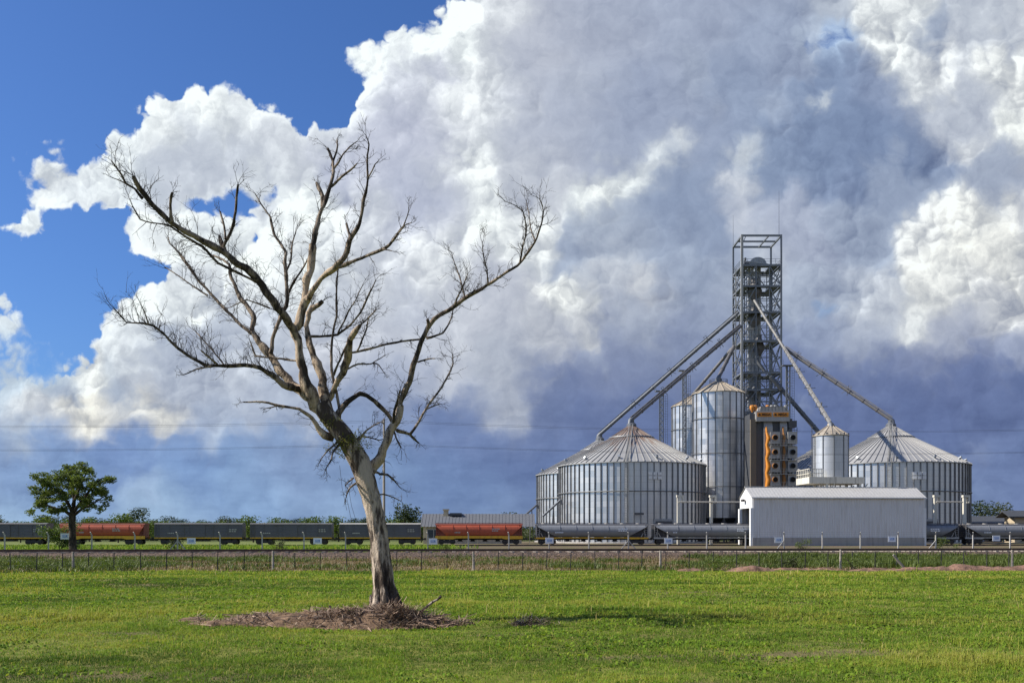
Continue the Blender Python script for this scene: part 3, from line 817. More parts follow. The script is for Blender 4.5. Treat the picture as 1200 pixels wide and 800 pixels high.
# name material, depth at root/tip (m, + away from us), twig density, twig length, up-bias, points (px, py, width px)
LIMBS = [
    ('trunk', 'bark_trunk', 0, 0, 0, 0, 0, [(453, 724, 46), (453, 712, 36), (451, 696, 31), (449, 672, 28), (446, 648, 26), (443, 625, 25), (439, 602, 25), (434, 580, 25), (428, 560, 27), (421, 541, 28), (411, 524, 27), (401, 509, 26), (390, 496, 24), (381, 484, 22), (374, 474, 20)]),
    ('limb', 'bark_mid', 0, -.1, .3, .35, .2, [(390, 496, 22), (376, 478, 20), (368, 466, 19), (361, 452, 17), (356, 438, 15), (353, 420, 14), (350, 405, 13), (346, 393, 13)]),
    ('limb', 'bark_dark', -.1, -1.7, 1.5, .62, .5, [(349, 398, 13), (344, 385, 12), (337, 376, 12), (328, 364, 12), (317, 349, 12), (303, 331, 11), (287, 315, 11), (267, 301, 10), (245, 286, 10), (222, 275, 9), (207, 264, 8), (189, 250, 8), (175, 237, 8), (164, 221, 7), (156, 206, 6)]),
    ('limb', 'bark_dark', -1.4, -1.7, 1.2, .5, .5, [(167, 233, 5), (157, 221, 4.2), (147, 215, 3.6), (142, 205, 3), (137, 198, 2.6), (131, 189, 2)]),
    ('limb', 'bark_dark', -1.4, -1.6, .8, .3, .2, [(147, 215, 2.6), (140, 211, 2), (131, 208, 1.4)]),
    ('limb', 'bark_dark', -1.35, -1.5, 1.0, .35, .3, [(202, 260, 6), (199, 241, 5), (200, 232, 4.4), (202, 226, 4)]),
    ('limb', 'bark_dark', -.9, -.8, .6, .35, .3, [(264, 298, 9), (260, 285, 7), (257, 276, 4)]),
    ('limb', 'bark_dark', -.9, -1.2, .6, .4, .4, [(262, 289, 5), (269, 273, 4.6), (274, 261, 4.6), (277, 248, 5), (278, 231, 4.4), (279, 216, 3.2)]),
    ('limb', 'bark_dark', -.95, -.8, .5, .3, .4, [(264, 280, 4), (262, 265, 3.6), (258, 248, 2.8)]),
    ('limb', 'bark_dark', -.5, -1.5, 1.2, .45, .1, [(300, 331, 4), (285, 322, 4), (256, 308, 4), (238, 290, 4), (218, 278, 3.6), (200, 266, 3.2), (189, 263, 2.8), (176, 261, 2.6), (164, 257, 2.4), (155, 241, 1.8)]),
    ('limb', 'bark_mid', 0, .5, .2, .35, .2, [(372, 473, 15), (362, 463, 14), (350, 455, 14), (340, 450, 13), (328, 434, 12), (318, 417, 11), (306, 403, 10)]),
    ('limb', 'bark_dark', .5, 1.3, 1.1, .5, .4, [(308, 405, 10), (296, 390, 8.5), (296, 372, 8), (288, 356, 7), (277, 340, 6.6), (272, 325, 6), (269, 309, 5), (258, 303, 3.4), (247, 299, 2.4)]),
    ('limb', 'bark_dark', .6, 1.9, .9, .5, .4, [(294, 391, 5), (274, 372, 5), (262, 360, 4.6), (251, 349, 4.4), (240, 336, 4), (229, 324, 3.6), (216, 304, 3), (200, 286, 2.6), (197, 278, 2)]),
    ('limb', 'bark_dark', 1.4, 2.0, .8, .45, .3, [(243, 346, 3), (225, 334, 2.6), (209, 323, 2.2), (193, 313, 1.6)]),
    ('limb', 'bark_dark', 1.3, 1.9, .8, .45, .4, [(232, 328, 2.8), (220, 312, 2.4), (213, 303, 2), (208, 294, 1.6)]),
    ('limb', 'bark_dark', .3, .9, .9, .5, .4, [(317, 414, 8), (320, 397, 7), (326, 379, 7), (332, 365, 7), (337, 352, 6), (335, 327, 5.4), (333, 307, 5), (335, 297, 4.4), (328, 285, 4), (321, 275, 4), (318, 262, 3.6), (317, 254, 3), (306, 239, 2.2), (299, 227, 1.6)]),
    ('limb', 'bark_dark', .8, .5, .9, .5, .5, [(337, 345, 4.4), (345, 330, 3.6), (353, 318, 3), (360, 305, 2.2)]),
    ('limb', 'bark_dark', .8, 1.3, .9, .5, .5, [(334, 322, 3.6), (341, 303, 3), (343, 285, 2.4), (347, 270, 1.6)]),
    ('limb', 'bark_dark', 0, -1.5, 2.3, .62, .75, [(350, 456, 11), (341, 452, 11), (332, 450, 9), (321, 442, 8), (311, 435, 8), (303, 430, 7.6), (287, 428, 6.6), (263, 428, 6), (250, 429, 6), (242, 429, 5.6), (227, 421, 5), (209, 408, 4.6), (195, 394, 4), (179, 382, 3.4), (166, 379, 2.8), (148, 378, 2.4), (137, 365, 1.6)]),
    ('limb', 'bark_dark', -1.3, -1.5, 1.0, .3, .3, [(174, 380, 2.4), (170, 367, 1.8), (164, 354, 1.2)]),
    ('limb', 'bark_dark', -1.0, -1.4, .9, .3, .1, [(247, 429, 3), (231, 433, 2.6), (215, 439, 1.6)]),
    ('limb', 'bark_dark', -.9, -1.3, .9, .3, .5, [(255, 427, 3.4), (244, 417, 2.8), (236, 411, 2)]),
    ('limb', 'bark_dark', -.8, -.4, 1.4, .5, .6, [(262, 427, 2.8), (250, 411, 2.4), (240, 400, 2), (229, 388, 1.4)]),
    ('limb', 'bark_dark', -.1, .4, .6, .35, .4, [(352, 424, 4), (338, 421, 3.6), (320, 419, 3.2), (299, 417, 3)]),
    ('limb', 'bark_dark', .4, .4, .4, .3, .5, [(300, 418, 3), (296, 408, 2.4), (293, 399, 1.4)]),
    ('limb', 'bark_dark', -.2, -.9, .7, .4, .4, [(316, 361, 3), (300, 355, 2.4), (288, 351, 2), (270, 360, 1.4)]),
    ('limb', 'bark_mid', -.1, 0, .3, .4, .2, [(346, 394, 12), (347, 384, 12), (351, 371, 12), (356, 359, 11), (361, 349, 11)]),
    ('limb', 'bark_mid', 0, .2, .6, .4, .4, [(357, 358, 10), (358, 344, 10), (361, 328, 11), (363, 313, 11), (365, 299, 10), (366, 286, 10)]),
    ('limb', 'bark_dark', .2, .7, .9, .5, .4, [(366, 289, 9), (369, 270, 8.6), (373, 254, 8), (379, 240, 7.4), (385, 226, 6.6), (388, 214, 6), (390, 202, 5.4), (390, 190, 5), (387, 182, 4.6), (384, 174, 4)]),
    ('limb', 'bark_dark', .65, .9, .5, .28, .5, [(389, 194, 3.6), (394, 180, 3), (396, 171, 2.6), (395, 163, 1.8)]),
    ('limb', 'bark_dark', .6, .2, .7, .3, .4, [(389, 201, 3.6), (397, 190, 3), (402, 181, 2.6), (410, 172, 2), (418, 166, 1.4)]),
    ('limb', 'bark_dark', .5, .1, .7, .3, .4, [(388, 219, 4.4), (397, 210, 4), (404, 204, 3.6), (410, 199, 3), (418, 192, 2)]),
    ('limb', 'bark_dark', .45, .6, .3, .3, .4, [(378, 242, 7), (377, 231, 6), (373, 221, 5.4), (371, 214, 4.4)]),
    ('limb', 'bark_mid', 0, -.6, .4, .4, .3, [(358, 356, 9), (366, 342, 8), (375, 328, 8.4), (385, 319, 8.4), (394, 313, 8.4)]),
    ('limb', 'bark_dark', -.6, -1.2, .9, .5, .4, [(391, 315, 8), (401, 305, 8), (408, 295, 7.6), (411, 282, 7.4), (416, 271, 7), (421, 262, 6.4), (424, 248, 5.4), (426, 236, 5), (429, 226, 4.4), (431, 209, 3.6), (431, 195, 3), (431, 182, 2.8), (432, 169, 2.2), (429, 159, 1.4)]),
    ('limb', 'bark_dark', -1.1, -1.3, .5, .25, .4, [(431, 209, 2.8), (436, 200, 2.4), (439, 193, 2), (443, 189, 1.4)]),
    ('limb', 'bark_dark', -.85, -.7, .4, .25, .4, [(411, 281, 5), (408, 271, 4.4), (406, 262, 4)]),
    ('limb', 'bark_dark', -.6, -1.8, .7, .4, .3, [(395, 313, 6), (409, 308, 6), (428, 300, 5.2), (440, 295, 5), (450, 291, 4.6), (457, 286, 4), (463, 279, 3.8), (468, 271, 3.4), (473, 265, 2.8), (476, 257, 2.2), (479, 247, 1.4)]),
    ('limb', 'bark_dark', -1.6, -1.8, .5, .2, .2, [(467, 273, 2.4), (475, 264, 2), (482, 261, 1.4)]),
    ('limb', 'bark_dark', -1.2, -1.3, .3, .2, 0, [(449, 292, 3), (454, 293, 2.2), (459, 294, 1.4)]),
    ('limb', 'bark_mid', 0, .7, .4, .4, .3, [(391, 492, 13), (385, 474, 13), (381, 459, 12.6), (377, 444, 11.6), (371, 426, 10.4), (365, 410, 9.6), (362, 396, 9), (360, 382, 8), (361, 367, 7.4), (366, 359, 7)]),
    ('limb', 'bark_mid', .7, .6, .2, .3, .3, [(362, 366, 6.6), (369, 359, 6.6), (378, 353, 6)]),
    ('limb', 'bark_mid', .2, -.6, .3, .4, .3, [(386, 468, 8), (393, 452, 8.6), (402, 436, 9.4), (406, 420, 11.4), (408, 409, 11), (412, 398, 9), (417, 389, 7.4), (422, 381, 5.4)]),
    ('limb', 'bark_dark', .1, .5, .7, .4, .4, [(398, 490, 5), (397, 474, 4.6), (393, 455, 4.4), (389, 435, 4.2), (389, 413, 4), (391, 390, 3.8), (394, 370, 3.6), (394, 350, 3.2), (395, 330, 2.8), (396, 315, 2)]),
    ('limb', 'bark_dark', .6, -.2, 1.0, .45, .4, [(363, 394, 4.4), (380, 394, 4.2), (395, 391, 4), (404, 386, 3.6), (412, 379, 3.4), (422, 366, 3), (429, 354, 2.8), (433, 343, 2.4), (440, 329, 1.6)]),
    ('limb', 'bark_dark', .3, -.1, 1.0, .45, .5, [(396, 391, 3), (403, 377, 2.6), (409, 364, 2.4), (417, 352, 2), (424, 336, 1.4)]),
    ('limb', 'bark_dark', .0, -.7, .9, .4, .4, [(391, 440, 3.6), (397, 424, 3.4), (403, 410, 3), (412, 395, 2.8), (424, 380, 2.4), (438, 366, 1.6)]),
    ('limb', 'bark_dark', -.5, -1.3, .9, .4, .4, [(418, 412, 3), (430, 385, 2.6), (432, 372, 2.2), (440, 364, 1.6)]),
    ('limb', 'bark_dark', -.3, .5, .7, .35, .2, [(413, 413, 3.6), (430, 409, 3.6), (444, 406, 3.4), (458, 402, 3.2), (470, 400, 3), (484, 398, 2.8), (493, 397, 2.4)]),
    ('limb', 'bark_dark', -.4, -1.0, .7, .3, -.1, [(408, 432, 3), (420, 427, 2.8), (430, 427, 2.4), (438, 425, 2.2), (444, 428, 1.8), (449, 435, 1.2)]),
    ('limb', 'bark_dark', -.7, -1.0, .4, .2, .3, [(437, 425, 1.8), (444, 421, 1.6), (451, 416, 1.1)]),
    ('limb', 'bark_dark', 0, .5, .5, .4, .4, [(392, 494, 11), (398, 483, 10.4), (406, 472, 10), (414, 466, 9.6), (422, 462, 8.6), (430, 464, 7.6), (440, 470, 7), (449, 479, 6.6), (456, 489, 6.2), (461, 498, 6)]),
    ('limb', 'bark_mid', .1, .4, .2, .35, .3, [(424, 556, 20), (433, 550, 17), (441, 538, 14.6), (449, 525, 13.4), (456, 514, 12.4), (461, 502, 11.6), (465, 489, 10.6), (469, 475, 10)]),
    ('limb', 'bark_dark', .4, .2, .8, .4, .3, [(468, 478, 10), (475, 458, 9.2), (480, 442, 9), (484, 427, 8.8), (490, 411, 8.6), (495, 396, 8.2), (501, 384, 7.6), (509, 374, 7.4), (521, 366, 7), (535, 357, 6.6)]),
    ('limb', 'bark_dark', .2, -1.1, 1.5, .42, .7, [(533, 358, 6.8), (554, 344, 6.2), (566, 337, 5.8), (577, 330, 5.4), (590, 322, 5), (600, 315, 4.6), (612, 305, 4.2), (620, 295, 3.8), (626, 284, 3.4), (631, 273, 3), (635, 261, 2.6), (637, 250, 2.2), (636, 241, 1.8), (632, 233, 1.2)]),
    ('limb', 'bark_dark', -.8, -1.6, 1.4, .35, .5, [(609, 308, 2.8), (613, 290, 2.6), (616, 276, 2.4), (616, 262, 2.2), (613, 248, 1.8), (604, 241, 1.4), (592, 236, 1)]),
    ('limb', 'bark_dark', -.9, -.5, 1.4, .3, .4, [(627, 282, 2.2), (622, 268, 1.8), (620, 252, 1.6), (617, 236, 1.1)]),
    ('limb', 'bark_dark', .2, .1, .2, .2, .4, [(502, 383, 6), (501, 374, 5)]),
    ('limb', 'bark_dark', .0, -.3, 1.2, .4, .6, [(533, 357, 3), (538, 344, 2.6), (543, 334, 2), (548, 321, 1.3)]),
    ('limb', 'bark_dark', .0, .5, 1.4, .4, .6, [(545, 350, 2.4), (540, 330, 2), (534, 312, 1.6), (529, 296, 1)]),
    ('limb', 'bark_dark', -.2, -.7, 1.4, .4, .6, [(572, 333, 2.2), (571, 316, 2), (567, 300, 1.6), (565, 284, 1)]),
    ('limb', 'bark_dark', .1, .7, 1.0, .35, .3, [(500, 396, 4.4), (510, 393, 3.8), (519, 390, 3.4), (525, 382, 3), (529, 372, 2.4), (531, 362, 1.6)]),
    ('limb', 'bark_dark', .3, -.2, .6, .3, .1, [(490, 424, 3), (500, 421, 2.4), (510, 420, 1.6)]),
    ('limb', 'bark_dark', .4, 1.0, .8, .3, 0, [(465, 504, 6), (473, 506, 5.6), (480, 508, 5), (486, 514, 4), (491, 519, 2.6)]),
    ('limb', 'bark_dark', .6, 1.4, 1.1, .4, .3, [(481, 508, 5), (488, 497, 4.4), (496, 484, 4), (504, 472, 3.8), (511, 463, 3.4), (518, 453, 3), (523, 444, 2.8), (528, 434, 2.4), (531, 425, 2), (530, 414, 1.3)]),
    ('limb', 'bark_dark', .9, 1.6, .8, .3, .1, [(499, 480, 2.4), (507, 476, 2), (516, 473, 1.3)]),
    ('limb', 'bark_dark', .4, .0, .9, .35, -.2, [(461, 505, 4), (466, 515, 3), (470, 524, 2)]),
    ('limb', 'bark_dark', .3, -.2, 1.3, .4, .4, [(461, 497, 4.6), (462, 484, 4.2), (466, 470, 3.6), (469, 457, 2.6)]),
    ('limb', 'bark_mid', 0, -.5, .3, .35, .2, [(390, 512, 13), (382, 508, 12), (376, 502, 9), (371, 496, 6.6), (366, 490, 5.2), (360, 485, 4.6), (352, 479, 4.2), (340, 477, 3.8), (328, 475, 3.6), (315, 472, 3.2), (300, 471, 2.8), (285, 471, 1.8)]),
    ('limb', 'bark_dark', -.4, -.9, .5, .25, -.1, [(328, 475, 2.4), (317, 478, 2), (309, 479, 1.3)]),
    ('limb', 'bark_dark', -.2, -1.0, 1.3, .22, -.3, [(398, 520, 4), (391, 528, 3.4), (388, 538, 3), (384, 546, 2.2), (381, 551, 1.4)]),
    ('limb', 'bark_dark', -.2, -.8, 1.2, .2, -.2, [(396, 516, 3.4), (386, 526, 2.8), (379, 534, 2), (375, 541, 1.2)]),
    ('limb', 'bark_dark', 0, -.6, 1.1, .2, -.3, [(417, 566, 3.4), (411, 571, 3), (407, 578, 2.2), (405, 584, 1.2)]),
    ('limb', 'bark_dark', 0, -.7, 1.0, .2, -.1, [(414, 560, 3), (409, 563, 2.4), (405, 569, 1.4)]),
    ('limb', 'bark_dark', 0, .5, 1.3, .28, 0, [(438, 552, 5), (446, 556, 4.4), (454, 556, 3.4), (462, 562, 2.4), (468, 570, 1.4)]),
    ('limb', 'bark_dark', .1, .7, 1.2, .28, 0, [(442, 580, 3.4), (450, 579, 3), (460, 582, 2), (470, 587, 1.2)]),
    ('limb', 'bark_dark', 0, .3, 1.3, .28, .3, [(412, 520, 5), (422, 511, 4), (432, 512, 3), (444, 516, 2), (452, 513, 1.2)]),
    ('limb', 'bark_dark', .0, -.3, 1.4, .3, .4, [(420, 516, 4), (428, 505, 3), (438, 498, 2.4), (447, 494, 1.4)]),
]


def smooth_path(pts):
    """Catmull-Rom refine of (x, y, z, r) control points"""
    a = [np.array(p, float) for p in pts]
    a = [2 * a[0] - a[1]] + a + [2 * a[-1] - a[-2]]
    out = []
    for i in range(1, len(a) - 2):
        n = max(2, int(np.linalg.norm(a[i + 1][:3] - a[i][:3]) / .09))
        n = min(n, 8)
        for k in range(n):
            t = k / n
            ln_ = a[i] + (a[i + 1] - a[i]) * t
            out.append(.6 * ln_ + .4 * .5 * (2 * a[i] + (a[i + 1] - a[i - 1]) * t + (2 * a[i - 1] - 5 * a[i] + 4 * a[i + 1] - a[i + 2]) * t * t + (3 * a[i] - a[i - 1] - 3 * a[i + 1] + a[i + 2]) * t ** 3))
    out.append(a[-2])
    return out


def grow(mb, p, d, ln, r, lvl, rr, up):
    """one dry twig with its own finer twigs"""
    n = 4 if lvl < 2 else 3
    pts, rad = [p], [r]
    q, dd = p.copy(), d.copy()
    for i in range(n):
        dd = (dd + Vector((rr.gauss(0, .24), rr.gauss(0, .24), rr.gauss(0, .24) + up * .10))).normalized()
        q = q + dd * (ln / n)
        pts.append(q.copy())
        rad.append(max(r * (1 - .75 * (i + 1) / n), .0016))
    mb.tube(pts, rad, 4 if r > .006 else 3, cap=False, smooth=True)
    if lvl < 2:
        for k in range(rr.choice((2, 3, 4)) if lvl == 0 else rr.choice((1, 2, 2))):
            f = rr.uniform(.25, .95)
            j = min(int(f * n), n - 1)
            base = pts[j].lerp(pts[j + 1], f * n - j)
            ax = (pts[j + 1] - pts[j]).normalized()
            side = ax.orthogonal().normalized()
            side.rotate(Matrix.Rotation(rr.uniform(0, 6.283), 3, ax))
            nd = (ax * .75 + side * .75 + Vector((0, 0, up * .25))).normalized()
            grow(mb, base, nd, ln * rr.uniform(.35, .7), max(r * .62, .0022), lvl + 1, rr, up)


def build_dead_tree():
    t = thing('dead_tree', 'tall leafless dead tree with pale leaning trunk and forked bare limbs standing in the grass', 'tree', T0)
    n = 0
    for (nm, mt, d0, d1, dens, tl, up, pts) in LIMBS:
        n += 1
        rr = random.Random(100 + n)
        c = []
        m = len(pts)
        for i, (px, py, w) in enumerate(pts):
            Y = TY + d0 + (d1 - d0) * i / (m - 1)
            q = P(px, py, Y) - T0
            c.append((q.x, q.y, q.z, w / 2 / F * Y * (.84 if nm == 'trunk' else (.80 if mt == 'bark_mid' else .74))))
        c = smooth_path(c)
        vp = [Vector(k[:3]) for k in c]
        vr = [max(k[3], .005) for k in c]
        # knotty wobble of the limbs, coherent along them
        ph = [rr.uniform(0, 50) for _ in range(4)]
        ac = 0.0
        for i in range(1, len(vp) - 1):
            ac += (vp[i] - vp[i - 1]).length
            if nm == 'trunk':
                vr[i] *= 1 + .10 * (float(vnoise(ac, ph[0], 2.2, 7, 2)) - .5)
                continue
            j = vr[i] * 1.5 + .008
            vp[i] += Vector([(float(vnoise(ac, p_, 3.2, 5, 2)) - .5) * j for p_ in ph[:3]])
            vr[i] *= 1 + .62 * (float(vnoise(ac, ph[3], 4.5, 6, 2)) - .5)
        mb = MB()
        sides = 34 if nm == 'trunk' else (12 if vr[0] > .08 else 8)
        mb.tube(vp, vr, sides, lump=.03 if nm == 'trunk' else .06, seed=n, ridge=.16 if nm == 'trunk' else (.12 if mt == 'bark_mid' else 0))
        if nm == 'trunk':
            # root flare
            for a in range(7):
                an = a * .9 + .3
                e = Vector((math.cos(an), math.sin(an), 0))
                mb.tube([vp[6] + e * .12 + Vector((0, 0, .1)), vp[2] + e * .24, Vector((0, 0, .12)) + e * (.33 + .05 * (a % 3)), Vector((0, 0, -.06)) + e * (.48 + .08 * (a % 2))], [.09, .115, .085, .03], 9, lump=.12, seed=a)
            # splintered snag left of the foot
            k = P(437, 712, TY - .1) - T0
            mb.tube([k + Vector((.05, 0, -.1)), k + Vector((-.02, 0, .1)), k + Vector((-.05, 0, .27))], [.06, .05, .012], 7, lump=.2, seed=3)
        o = mb.build(nm, M[mt], t, fix=False)
        if nm == 'trunk':
            o['label'] = 'pale weathered trunk with dark hollow streaks at its foot'
            continue
        # twigs of this limb
        if dens > 0:
            tw = MB()
            acc = 0.0
            step = .078 / dens
            for i in range(1, len(vp)):
                seg = (vp[i] - vp[i - 1]).length
                acc += seg
                frac = i / len(vp)
                if frac < .12:
                    continue
                while acc > step:
                    acc -= step * rr.uniform(.6, 1.4)
                    ax = (vp[i] - vp[i - 1]).normalized()
                    side = ax.orthogonal().normalized()
                    side.rotate(Matrix.Rotation(rr.uniform(0, 6.283), 3, ax))
                    d = (ax * .55 + side * .8 + Vector((0, 0, up * .9))).normalized()
                    ln = tl * .82 * rr.uniform(.3, 1.3)
                    if rr.random() < .25:
                        ln *= .4
                    grow(tw, vp[i - 1].lerp(vp[i], rr.random()), d, ln, min(.0072, vr[i] * .55), 0 if rr.random() < .75 else 1, rr, up)
            # a few twigs prolong the tip
            for k in range(2 if vr[-1] < .03 else 5):
                ax = (vp[-1] - vp[-2]).normalized()
                d = (ax + Vector((rr.gauss(0, .4), rr.gauss(0, .4), rr.gauss(0, .3) + up * .3))).normalized()
                grow(tw, vp[-1], d, tl * rr.uniform(.5, 1.1), .006, 0, rr, up)
            if tw.v:
                tw.build('twigs', M['twig'], o, fix=False)['kind'] = 'stuff'
    # yellow-green tufts growing on the fork
    mv, mf, tn = [], [], []
    rr = random.Random(5)
    for k in range(520):
        cx, cy = rr.choice(((399, 520), (408, 516), (392, 526), (416, 512), (403, 530), (424, 522), (383, 495)))
        q = P(cx + rr.gauss(0, 6), cy + rr.gauss(0, 4.5), TY - rr.uniform(.12, .32)) - T0
        d = Vector((rr.gauss(0, 1), rr.gauss(0, 1), rr.gauss(0, 1))).normalized() * rr.uniform(.03, .07)
        e = d.orthogonal().normalized() * .012
        b = len(mv)
        mv += [q - e, q + e, q + d]
        mf.append((b, b + 1, b + 2))
        tn += [rr.random()] * 3
    o = big_mesh('moss_tuft', [tuple(v) for v in mv], mf, np.zeros((0, 4), int), M['moss'], tn)
    o.parent = t
    o['kind'] = 'stuff'
    # loose creeper strands hanging from the fork
    mb = MB()
    for (px, py, ln) in ((398, 545, .9), (404, 560, .9), (409, 575, .6)):
        q = P(px, py, TY - .1) - T0
        mb.tube([q, q + Vector((.05, 0, -ln * .5)), q + Vector((.14, .02, -ln))], .004, 3, cap=False)
    mb.build('creeper_strand', M['twig'], t)
    return t


build_dead_tree()


# ------------------------------------------------------------------ the bare mound with dry litter round the foot
def mound_height(x, y):
    cx, cy = x - (T0.x - 1.25), y - (T0.y - .95)
    rad = np.sqrt((cx / 2.35) ** 2 + (cy / 1.1) ** 2) + .75 * (vnoise(x, y, 1.1, 77, 3) - .5)
    h = np.clip(1 - rad, 0, 1)
    base = .22 * np.sqrt(h + 1e-9) * (.75 + .5 * vnoise(x, y, 2.2, 78, 2)) - .02
    near = np.exp(-(((x - T0.x - .38) / 1.0) ** 2 + ((y - T0.y + .72) / .6) ** 2))
    far = np.exp(-(((x - T0.x - 3.0) / .5) ** 2 + ((y - T0.y + .9) / .35) ** 2))
    return base + near * .17 + far * .05, h, near, far


def build_mound():
    xs = np.arange(T0.x - 5.4, T0.x + 4.4, .07)
    ys = np.arange(T0.y - 3.2, T0.y + 1.9, .07)
    X, Y = np.meshgrid(xs, ys)
    H, h, near, far = mound_height(X, Y)
    H = H + (vnoise(X, Y, 6, 80, 3) - .5) * .13 * np.clip((H + .02) * 8, 0, 1)
    Z = ground_z(X, Y) + np.where(H > .012, H, -.08)
    nx, ny = len(xs), len(ys)
    i = np.arange(nx - 1)[None, :] + nx * np.arange(ny - 1)[:, None]
    q = np.stack([i, i + 1, i + nx + 1, i + nx], -1).reshape(-1, 4)
    zz = H.reshape(-1)
    keep = (zz[q] > -.005).any(1)
    m, g, b = mat_new('bare_soil')
    co = g.node('ShaderNodeTexCoord').outputs['Object']
    n = g.noise(co, 4.5, 7, .7)
    n2 = g.noise(co, 22, 4, .7)
    col = g.mixc(g.maprange(n, .35, .65), (.095, .054, .028, 1), (.25, .155, .085, 1))
    g.nt.links.new(g.v('SCALE', col, g.m('ADD', .55, g.m('MULTIPLY', n2, .9))), b.inputs['Base Color'])
    b.inputs['Roughness'].default_value = .95
    bp = g.node('ShaderNodeBump')
    bp.inputs['Strength'].default_value = .9
    bp.inputs['Distance'].default_value = .03
    g.put(bp.inputs['Height'], g.m('ADD', n2, n))
    g.nt.links.new(bp.outputs[0], b.inputs['Normal'])
    t = thing('earth_mound', 'low mound of bare reddish soil and dry litter round the foot of the dead tree', 'mound', (0, 0, 0))
    o = big_mesh('soil', np.stack([X, Y, Z], -1).reshape(-1, 3), np.zeros((0, 3), int), q[keep], m, smooth=True)
    o.parent = t
    # dry stalks and sticks lying about
    V, Fq, Ft, T = [], [], [], []
    r2 = np.random.default_rng(3)
    N = 90000
    x = r2.uniform(T0.x - 5, T0.x + 3.9, N)
    y = r2.uniform(T0.y - 2.9, T0.y + .6, N)
    H, h, near, far = mound_height(x, y)
    pr = np.clip(h * .55 + .10 + near * 1.2 + far * 1.2, 0, 1) * np.clip(2.2 * vnoise(x, y, 1.9, 90, 2) - .55, .05, 1)
    ok = (r2.random(N) < pr) & (H > .0)
    x, y, H, near, far = x[ok], y[ok], H[ok], near[ok], far[ok]
    n = len(x)
    z = ground_z(x, y) + H
    az = r2.uniform(0, 6.283, n)
    el = r2.normal(.12, .28, n)
    ln = r2.uniform(.06, .22, n) * (1 + .7 * (near + far))
    z = z + r2.random(n) * .10 * (near + far)
    d = np.stack([np.cos(az) * np.cos(el), np.sin(az) * np.cos(el), np.sin(el)], -1) * ln[:, None]
    s = np.stack([-np.sin(az), np.cos(az), np.zeros(n)], -1) * r2.uniform(.004, .010, n)[:, None]
    p = np.stack([x, y, z], -1)
    v = np.stack([p - s, p + s, p + d + s * .5, p + d - s * .5], 1).reshape(-1, 3)
    q = (np.arange(n)[:, None] * 4 + np.arange(4)[None, :])
    ml, g, b = mat_new('dry_litter')
    at = g.node('ShaderNodeAttribute', attribute_name='tint').outputs['Fac']
    g.nt.links.new(g.ramp(at, [(0, (.04, .026, .018)), (.5, (.19, .12, .08)), (.85, (.38, .27, .18)), (1, (.45, .35, .25))]), b.inputs['Base Color'])
    b.inputs['Roughness'].default_value = .9
    # longer broken twigs and bark pieces among it
    k = 170
    sx = np.where(r2.random(k) < .6, r2.normal(T0.x + .3, .75, k), r2.uniform(T0.x - 4.2, T0.x + 1.6, k))
    sy = np.where(r2.random(k) < .6, r2.normal(T0.y - .75, .38, k), r2.uniform(T0.y - 1.9, T0.y + .1, k))
    Hs, hs, ns, fs_ = mound_height(sx, sy)
    okk = Hs > .0
    sx, sy, Hs = sx[okk], sy[okk], Hs[okk]
    k = len(sx)
    az2, ln2, w2_ = r2.uniform(0, 6.283, k), r2.uniform(.15, .6, k), r2.uniform(.008, .02, k)
    el2 = r2.normal(.03, .12, k)
    d2_ = np.stack([np.cos(az2) * np.cos(el2), np.sin(az2) * np.cos(el2), np.sin(el2)], -1) * ln2[:, None]
    s2_ = np.stack([-np.sin(az2), np.cos(az2), np.zeros(k)], -1) * w2_[:, None]
    u2_ = np.array([0, 0, 1.0]) * w2_[:, None] * 1.3
    p2_ = np.stack([sx, sy, ground_z(sx, sy) + Hs + .02], -1)
    vv = np.concatenate([np.stack([p2_ - s2_, p2_ + u2_, p2_ + d2_ + u2_ * .6, p2_ + d2_ - s2_ * .6], 1), np.stack([p2_ + u2_, p2_ + s2_, p2_ + d2_ + s2_ * .6, p2_ + d2_ + u2_ * .6], 1)]).reshape(-1, 3)
    v = np.concatenate([v, vv])
    q = np.arange(len(v) // 4)[:, None] * 4 + np.arange(4)[None, :]
    tt = np.concatenate([r2.random(n), np.tile(r2.uniform(.1, .8, k), 2)])
    o = big_mesh('dry_litter', v, np.zeros((0, 3), int), q, ml, np.repeat(tt, 4))
    o.parent = t
    o['kind'] = 'stuff'
    # fallen stick and a small pale stump peg
    a, c = P(497, 713, TY - .45), P(517, 698, TY - .35)
    mb = MB()
    a, c = Vector(a), Vector(c)
    mb.tube([a - (c - a) * .25, a, a.lerp(c, .5) + Vector((0, 0, .01)), a.lerp(c, .8) + Vector((0, .02, -.015)), c], [.03, .028, .025, .022, .03], 8, lump=.15, seed=4)
    o = mb.build('fallen_stick', M['bark_trunk'])
    tag(o, 'short broken stick poking up from the litter right of the dead trunk', 'stick')
    a = P(387, 716, TY - .5)
    mb = MB()
    mb.tube([a + Vector((0, 0, -.12)), a + Vector((0, 0, .02)), a + Vector((-.01, 0, .12))], [.03, .028, .022], 7, lump=.12, seed=6)
    o = mb.build('wooden_peg', M['bark_trunk'])
    tag(o, 'small pale wooden peg standing on the bare soil left of the dead trunk', 'peg')


build_mound()
